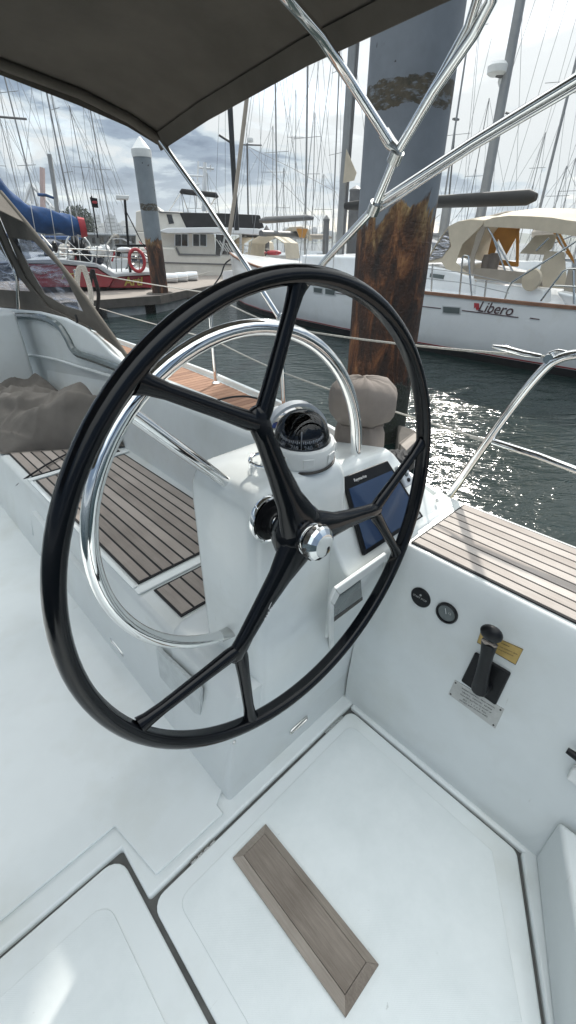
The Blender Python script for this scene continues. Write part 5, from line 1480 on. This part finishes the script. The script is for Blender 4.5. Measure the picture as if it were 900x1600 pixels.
for cx_, cy_, rx_, rz_, m_ in ((119, 388, .18, .42, 'blackp'), (132, 400, .2, .45, 'blackp'), (114, 402, .14, .3, 'redp'), (150, 402, .3, .25, 'navy'), (164, 396, .25, .3, 'hullg')):
    MB().ell(f(cx_, cy_, .9), s2_ * rx_, n * .2, V((0, 0, rz_)), 12, 8, fn=lambda t_, p_: 1 + .12 * math.sin(5 * p_ + 3 * t_)).build('deck_gear', m_, rb, smooth=60)
q = MB()
for a, b_ in (((92, 404), (92, 388)), ((105, 408), (106, 385)), ((150, 412), (152, 385)), ((168, 420), (169, 390)), ((92, 388), (240, 395)), ((92, 396), (240, 405)), ((181, 384), (182, 425)), ((190, 385), (190, 425)), ((217, 385), (218, 425)), ((203, 385), (199, 420)), ((174, 420), (165, 382))):
    wire(q, f(*a, -.0), f(*b_, -.0), .022)
q.build('stanchion', 'chrome2', rb)
rslab([(180, 382), (229, 382), (229, 386), (180, 386)], .9, 'stern_beam', 'blackp', .1, .01)
rslab([(181, 393), (229, 393), (229, 396), (181, 396)], .1, 'stern_beam', 'blackp', .1)
MB().ell(f(194, 390, .0), s2_ * .28, n * .16, V((0, 0, .09)), 14, 8).build('danbuoy', 'hullw', rb, smooth=60)
o = MB().tube([f(214, 407, -.15) + s2_ * (math.cos(R(a)) * .27) + V((0, 0, math.sin(R(a)) * .36)) for a in range(0, 360, 12)], .058, 10, True).build('life_ring', 'redp', smooth=60)
tag(o, 'red life ring hanging on the stern rail of the red racing boat', 'life ring')
rp = thing('radar_post', 'thin black post holding a flat white radar over the racing boat stern', 'radar post', f(203, 430))
MB().tube([f(204, 428, .2), f(195, 312, .2)], [.05, .045], 8).build('post', 'blackp', rp, smooth=60)
MB().prism(*slab([(181, 304), (202, 305), (201, 312), (182, 311)], f, n, .5, back=0)).build('radar_unit', 'white', rp, bevel=.03)
wq = MB(); wire(wq, f(197, 330, .2), f(222, 380, .2), .02); wire(wq, f(222, 380, .2), f(228, 384, .2), .02); wq.build('post_stay', 'blackp', rp)
fg = thing('flag', 'small black flag with a red and white badge on a thin staff', 'flag', f(152, 372, .5))
MB().tube([f(143, 306, .5), f(153, 372, .5)], .025, 6).build('staff', 'blackp', fg)
MB().prism(*slab([(140, 308), (152, 310), (154, 325), (144, 324)], f, n, .02, back=.45)).build('flag_cloth', 'blackp', fg, smooth=0)
MB().ell(f(148, 316, .43), s2_ * .09, n * .01, V((0, 0, .045)), 12, 6).build('flag_badge', 'redp', fg)
# loose tackle and fittings crowding the stern deck
random.seed(31)
for k in range(26):
    x_ = random.uniform(84, 238); y_ = 405 + max(0, (x_ - 150)) * .2 + random.uniform(-22, 2)
    m_ = random.choice(('blackp', 'white', 'hullg', 'navy', 'chrome2', 'rope', 'blackp', 'redp'))
    if k % 2:
        p = f(x_, y_, random.uniform(.3, 2.2)); e_ = p + s2_ * random.uniform(-.7, .7) + V((0, 0, random.uniform(-.5, .8)))
        MB().tube([p, p.lerp(e_, .5) + V((0, 0, random.uniform(-.1, .1))), e_], random.uniform(.015, .035), 6).build('deck_fitting', m_, rb)
    else:
        MB().ell(f(x_, y_, random.uniform(.3, 2.4)), s2_ * random.uniform(.08, .3), n * .15, V((0, 0, random.uniform(.06, .2))), 10, 7, fn=lambda t_, p_: 1 + .2 * math.sin(4 * p_ + 5 * t_)).build('deck_gear', m_, rb, smooth=40)
# blue sail cover and boom
f, n = VPL(60, 19)
bc = thing('sail_cover', 'big blue canvas sail cover along a boom at the left', 'sail cover', f(60, 350))
g = [f(-60, 240), f(-25, 285), f(8, 318), f(35, 337), (f(70, 345)), f(100, 350), f(118, 354), f(128, 355)]
q = MB(); q.tube(smooth_path(g, 5), [(.50 - .008 * k, .26) for k in range(36)], 20, flat=(0, 0, 1)); 
for i, p in enumerate(q.v): p += V((0, 0, .035 * math.sin(i * .9)))
q.build('cover_canvas', 'bluec', bc, smooth=70)
MB().tube([f(124, 355, -.1), f(134, 355, -.1)], [(.30, .2), (.26, .18)], 10, flat=(0, 0, 1)).build('boom_end', 'redp', bc)
for x_ in (52, 82, 112):
    c = f(x_, 343 + (x_ - 50) * .13); MB().tube([c + V((0, 0, math.cos(R(a)) * .50)) + n * (math.sin(R(a)) * .33) + s2_ * .04 * math.cos(R(a)) for a in range(0, 360, 20)], .012, 5, True).build('cover_tie', 'hullg', bc)

# ---------------- left masts, cranes, warehouse
f, n = VPL(90, 30)
t = thing('grey_blue_mast', 'grey mast with blue wrapped spreaders above the blue sail cover', 'mast', f(90, 355))
MB().tube([f(92, 356), f(86, 300), f(77, 241)], .11, 8).build('mast_tube', 'alu', t, smooth=60)
MB().tube([f(58, 304), f(72, 305), f(88, 311), f(92, 335), f(93, 350)], .07, 8).build('blue_wrap', 'bluec', t)
f, n = VPL(90, 26)
LN = [((20, 90), (60, 310)), ((72, 140), (112, 330)), ((78, 150), (136, 345)), ((62, 130), (92, 330)), ((96, 148), (184, 320)), ((122, 150), (192, 305)), ((140, 158), (196, 306)), ((44, 118), (98, 340)), ((0, 150), (36, 320)), ((10, 190), (60, 300))]
t = thing('dark_mast', 'thin dark mast with many stays crossing the sky at the left', 'mast', f(113, 345))
MB().tube([f(70, 130), f(113, 345)], .035, 6).build('mast_tube', 'wire', t)
q = MB()
for a, b_ in LN: wire(q, f(*a), f(*b_), pw(26, 1.0))
q.build('rigging', 'wire', t); MB().tube([f(-20, 181), f(42, 186)], .04, 6).build('spreader', 'alud', t)
f, n = VPL(66, 320)
t = thing('port_crane', 'tall faded red crane column far across the harbour', 'crane', f(67, 380))
q = MB().tube([f(68, 382), f(66, 262)], [1.5, 1.3], 4); q.build('crane_column', 'crane', t, smooth=0)
t2 = thing('gantry_crane', 'pale grey dockside gantry crane beside the red column', 'crane', f(55, 380))
q = MB()
for a, b_ in (((40, 380), (44, 318)), ((62, 380), (58, 318)), ((36, 322), (100, 330)), ((40, 330), (100, 333)), ((50, 318), (48, 288)), ((48, 288), (84, 326)), ((48, 288), (36, 322)), ((38, 340), (64, 341)), ((75, 380), (74, 330))): q.tube([f(*a, 20), f(*b_, 20)], .9, 4)
q.build('gantry_frame', 'hullg', t2, smooth=0)
f, n = VPL(120, 62)
wh = thing('warehouse', 'long low grey waterfront building with arched openings behind the masts', 'building', f(110, 385))
MB().prism(*slab([(30, 364), (118, 366), (225, 368), (225, 398), (30, 400)], f, n, 14)).build('wall', 'concrete', wh, bevel=.1)
MB().prism(*slab([(28, 361), (118, 363), (227, 366), (227, 369), (28, 365)], f, n, 15, back=-.6)).build('roof', 'hullg', wh, bevel=.05)
for k in range(16):
    x_ = 36 + k * 12; MB().prism(*slab([(x_, 372), (x_ + 3, 370), (x_ + 6, 372), (x_ + 6, 380), (x_, 380)], f, n, .1, back=-.15)).build('window', 'dglass', wh, smooth=0)
f, n = VPL(90, 33)
o = MB().prism(*slab([(68, 402), (69, 386), (76, 378), (88, 376), (100, 380), (108, 392), (110, 402)], f, n, 3.5)).build('boat_cover', 'navy', bevel=.3)
tag(o, 'dark domed boat cover in front of the low grey building', 'boat cover')
# tree
f, n = VPL(122, 85)
t = thing('round_tree', 'round dark green tree rising behind the blue sail cover', 'tree', f(122, 380))
MB().tube([f(122, 384), f(122, 352)], [.5, .25], 8).build('trunk', 'bark', t)
q = MB(); random.seed(11)
cl = [(122, 346, 1.9), (112, 345, 1.4), (133, 347, 1.5), (127, 339, 1.4), (117, 338, 1.4), (138, 354, 1.2), (108, 353, 1.3), (122, 356, 2.0)]
for k in range(2600):
    cx_, cy_, r_ = random.choice(cl); d = V([random.gauss(0, 1) for _ in range(3)]).normalized() * (r_ * random.uniform(.55, 1.05))
    p = f(cx_, cy_) + d; a = V([random.gauss(0, 1) for _ in range(3)]).normalized() * .16; b_ = V([random.gauss(0, 1) for _ in range(3)]).normalized() * .16
    q.add([p - a, p + b_, p + a, p - b_], [(0, 1, 2, 3)])
q.build('crown', 'leaf', t, smooth=0)

# ---------------- hills and city far off
hl = MB(); ridge = []
for k in range(61):
    x_ = -300 + k * 26; D = 620
    hh_ = 6 + 9 * math.exp(-((x_ - 165) / 70) ** 2) + 4 * math.exp(-((x_ - 480) / 120) ** 2) + 1.5 * math.sin(x_ * .05) + (3 if x_ > 640 else 0)
    P = PD(x_, 376, D); ridge.append((V((P.x, P.y, WZ)), hh_))
rings = []
for P, hh_ in ridge:
    o = V((P.x, P.y, 0)).normalized()
    rings.append([P - o * 60, P - o * 20 + V((0, 0, hh_ * .5)), P + V((0, 0, hh_)), P + o * 60 + V((0, 0, hh_)), P + o * 120])
hl.loft(rings, closed=False, caps=False)
M['hill'] = mat('hillside', (.10, .12, .09), .9, var=.4, vscale=.05)
struct('hills', hl, 'hill', smooth=60)
M['bld1'] = mat('render_wall', (.50, .49, .46), .8, var=.1, vscale=.1); M['bld2'] = mat('grey_wall', (.33, .35, .37), .8, var=.1, vscale=.1)
def building(px, D, w_, h_, m, z0):
    P = PD(px, 376, D); o = V((P.x, P.y, 0)).normalized(); s_ = V((0, 0, 1)).cross(o); b = V((P.x, P.y, z0))
    t = thing('city_building', 'pale distant city building on the hazy hillside', 'building', b, 'hazy city buildings on the far shore')
    MB().obox(b + V((0, 0, h_ / 2)), s_ * w_ / 2, o * 5, V((0, 0, h_ / 2))).obox(b + V((0, 0, h_ + .6)), s_ * w_ * .25, o * 3, V((0, 0, .9))).build('wall', m, t, smooth=0)
    q = MB(); fl_n = max(1, int(h_ / 3.2))
    for i in range(fl_n): q.obox(b + V((0, 0, 1.8 + i * 3.1)) - o * 5.03, s_ * w_ * .42, o * .03, V((0, 0, .6)))
    q.build('window_band', 'hglass', t, smooth=0)
random.seed(21)
for k in range(64):
    px = random.gauss(170, 42) if k < 40 else random.uniform(395, 560)
    if k > 56: px = random.uniform(660, 900)
    z0 = WZ + 1 + (7 * math.exp(-((px - 165) / 70) ** 2)) * random.uniform(.2, 1)
    building(px, random.uniform(540, 600), random.uniform(6, 16), random.choice((4, 6, 8, 10, 13)) * (1.3 if 150 < px < 190 else .9), random.choice(('bld1', 'bld2', 'bld1')), z0)

# ---------------- forest of distant masts
random.seed(8)
spots = [20, 47, 150, 168, 294, 309, 332, 425, 444, 462, 488, 505, 660, 722, 735, 812, 832, 850, 868, 890]
for i, px in enumerate(spots):
    D = random.uniform(36, 75); P = PD(px, 376, D); b = V((P.x, P.y, WZ + 1.0)); h_ = random.choice((6, 7.5, 9, 11, 14))
    t = thing('distant_mast', 'bare thin mast with rigging wires in the crowded marina behind', 'mast', b, 'bare masts crowding the marina behind')
    o = V((P.x, P.y, 0)).normalized(); s_ = V((0, 0, 1)).cross(o); lean = s_ * random.uniform(-.25, .25)
    top_ = b + V((0, 0, h_)) + lean
    MB().tube([b - V((0, 0, 1.3)), top_], pw(D, 2.0), 6).build('mast_tube', random.choice(('alu', 'alud', 'alu')), t)
    q = MB()
    for s1_, ff in ((-1, 1), (1, 1), (-.8, .6), (.8, .6)): wire(q, b + s_ * s1_ * 1.6, b.lerp(top_, ff), pw(D, .8), 4)
    wire(q, b + s_ * random.choice((-5, 5)) + o * 2, top_, pw(D, .8), 4)
    for ff in (random.uniform(.5, .75),): c = b.lerp(top_, ff); wire(q, c - s_ * .8, c + s_ * .8, pw(D, 1.2), 4)
    q.build('rigging', 'wire', t)
# ================================================================== light, sky, camera
SUN_AZ, SUN_EL = 65.0, 36.0     # azimuth clockwise from our bow (+Y)
sdir = V((math.sin(R(SUN_AZ)) * math.cos(R(SUN_EL)), math.cos(R(SUN_AZ)) * math.cos(R(SUN_EL)), math.sin(R(SUN_EL))))
wd = bpy.data.worlds.new("World"); sc.world = wd; wd.use_nodes = True
nt = wd.node_tree; N = nt.nodes; L = nt.links; N.clear()
out = N.new('ShaderNodeOutputWorld')
sky = N.new('ShaderNodeTexSky'); sky.sky_type = 'NISHITA'; sky.sun_disc = False; sky.sun_elevation = R(SUN_EL); sky.sun_rotation = R(SUN_AZ)
b1 = N.new('ShaderNodeBackground'); b1.inputs[1].default_value = .13; L.new(sky.outputs[0], b1.inputs[0])
tc = N.new('ShaderNodeTexCoord'); nz = N.new('ShaderNodeVectorMath'); nz.operation = 'NORMALIZE'; L.new(tc.outputs['Generated'], nz.inputs[0])
sp = N.new('ShaderNodeSeparateXYZ'); L.new(nz.outputs[0], sp.inputs[0])
def mth(op, *a):
    n = N.new('ShaderNodeMath'); n.operation = op
    for i, v in enumerate(a):
        if isinstance(v, (int, float)): n.inputs[i].default_value = v
        else: L.new(v, n.inputs[i])
    return n.outputs[0]
zz = mth('ADD', mth('MAXIMUM', sp.outputs[2], 0.0), .16)
cb = N.new('ShaderNodeCombineXYZ'); L.new(mth('DIVIDE', sp.outputs[0], zz), cb.inputs[0]); L.new(mth('DIVIDE', sp.outputs[1], zz), cb.inputs[1]); cb.inputs[2].default_value = .3
def noise(scale, det, rough, dist, off=(0, 0, 0)):
    mp = N.new('ShaderNodeMapping'); mp.inputs['Location'].default_value = off; L.new(cb.outputs[0], mp.inputs['Vector'])
    n = N.new('ShaderNodeTexNoise'); n.inputs['Scale'].default_value = scale; n.inputs['Detail'].default_value = det
    n.inputs['Roughness'].default_value = rough; n.inputs['Distortion'].default_value = dist; L.new(mp.outputs[0], n.inputs['Vector']); return n.outputs['Fac']
def ramp(f, els, interp='EASE'):
    cr = N.new('ShaderNodeValToRGB'); e = cr.color_ramp.elements; cr.color_ramp.interpolation = interp
    while len(e) < len(els): e.new(.5)
    for q_, (p_, c_) in zip(e, els): q_.position = p_; q_.color = (c_[0], c_[1], c_[2], 1)
    L.new(f, cr.inputs[0]); return cr.outputs[0]
n1 = noise(.55, 9, .55, .35, (3.2, 1.4, 0)); n2 = noise(1.6, 8, .6, .2, (7.1, 2.0, 0))
dt = N.new('ShaderNodeVectorMath'); dt.operation = 'DOT_PRODUCT'; L.new(nz.outputs[0], dt.inputs[0]); dt.inputs[1].default_value = sdir
glow = mth('POWER', mth('MAXIMUM', dt.outputs['Value'], 0), 4.0)
dens = mth('SUBTRACT', mth('ADD', mth('MULTIPLY', n1, .95), mth('MULTIPLY', n2, .42)), mth('ADD', mth('ADD', mth('MULTIPLY', glow, .30), .08), mth('MULTIPLY', mth('MAXIMUM', mth('SUBTRACT', sp.outputs[2], .30), 0.0), .55)))
ccol = ramp(dens, [(.43, (.56, .59, .60)), (.47, (.42, .49, .54)), (.51, (.18, .24, .32)), (.57, (.085, .13, .20))])
gl = N.new('ShaderNodeMixRGB'); gl.blend_type = 'ADD'; gl.inputs[0].default_value = 1; L.new(ccol, gl.inputs[1])
gc = ramp(glow, [(0, (0, 0, 0)), (1, (1, .97, .90))], 'LINEAR')
gs = N.new('ShaderNodeMixRGB'); gs.blend_type = 'MULTIPLY'; gs.inputs[0].default_value = 1; L.new(gc, gs.inputs[1]); gs.inputs[2].default_value = (.03, .03, .03, 1)
L.new(gs.outputs[0], gl.inputs[2])
hz = ramp(sp.outputs[2], [(0.0, (1, 1, 1)), (.16, (0, 0, 0))])
hm = N.new('ShaderNodeMixRGB'); L.new(mth('MULTIPLY', hz, .4), hm.inputs[0]); L.new(gl.outputs[0], hm.inputs[1]); hm.inputs[2].default_value = (.50, .56, .59, 1)
b2 = N.new('ShaderNodeBackground'); L.new(hm.outputs[0], b2.inputs[0])
zp = mth('MAXIMUM', sp.outputs[2], 0.0)
L.new(mth('ADD', .92, mth('MULTIPLY', mth('POWER', zp, 1.7), 2.0)), b2.inputs[1])   # overcast skies are brightest overhead
mx = N.new('ShaderNodeMixShader'); L.new(b1.outputs[0], mx.inputs[1]); L.new(b2.outputs[0], mx.inputs[2])
L.new(ramp(n1, [(.32, (.25, .25, .25)), (.41, (1, 1, 1))]), mx.inputs[0])
L.new(mx.outputs[0], out.inputs[0])
sl = bpy.data.lights.new('Sun', 'SUN'); sl.energy = 3.2; sl.angle = R(1.5); sl.color = (1, .95, .87)
so = bpy.data.objects.new('Sun', sl); COL.objects.link(so); so.rotation_euler = (-sdir).to_track_quat('-Z', 'Y').to_euler(); so.location = sdir * 50
cam = bpy.data.cameras.new('Camera'); co = bpy.data.objects.new('Camera', cam); COL.objects.link(co)
cam.sensor_fit = 'VERTICAL'; cam.sensor_height = 36; cam.sensor_width = 36 * 9 / 16; cam.lens = F / 1600 * 36
cam.clip_start = .03; cam.clip_end = 6000
mw = Matrix((RT, UP, -FW)).transposed().to_4x4(); mw.translation = CAM; co.matrix_world = mw
sc.camera = co
sc.view_settings.view_transform = 'Standard'; sc.view_settings.look = 'None'; sc.view_settings.gamma = 1; sc.view_settings.exposure = 0.52
sc.view_settings.use_curve_mapping = False
sc.cycles.max_bounces = 8; sc.cycles.transparent_max_bounces = 12
sc.cycles.sample_clamp_indirect = 6
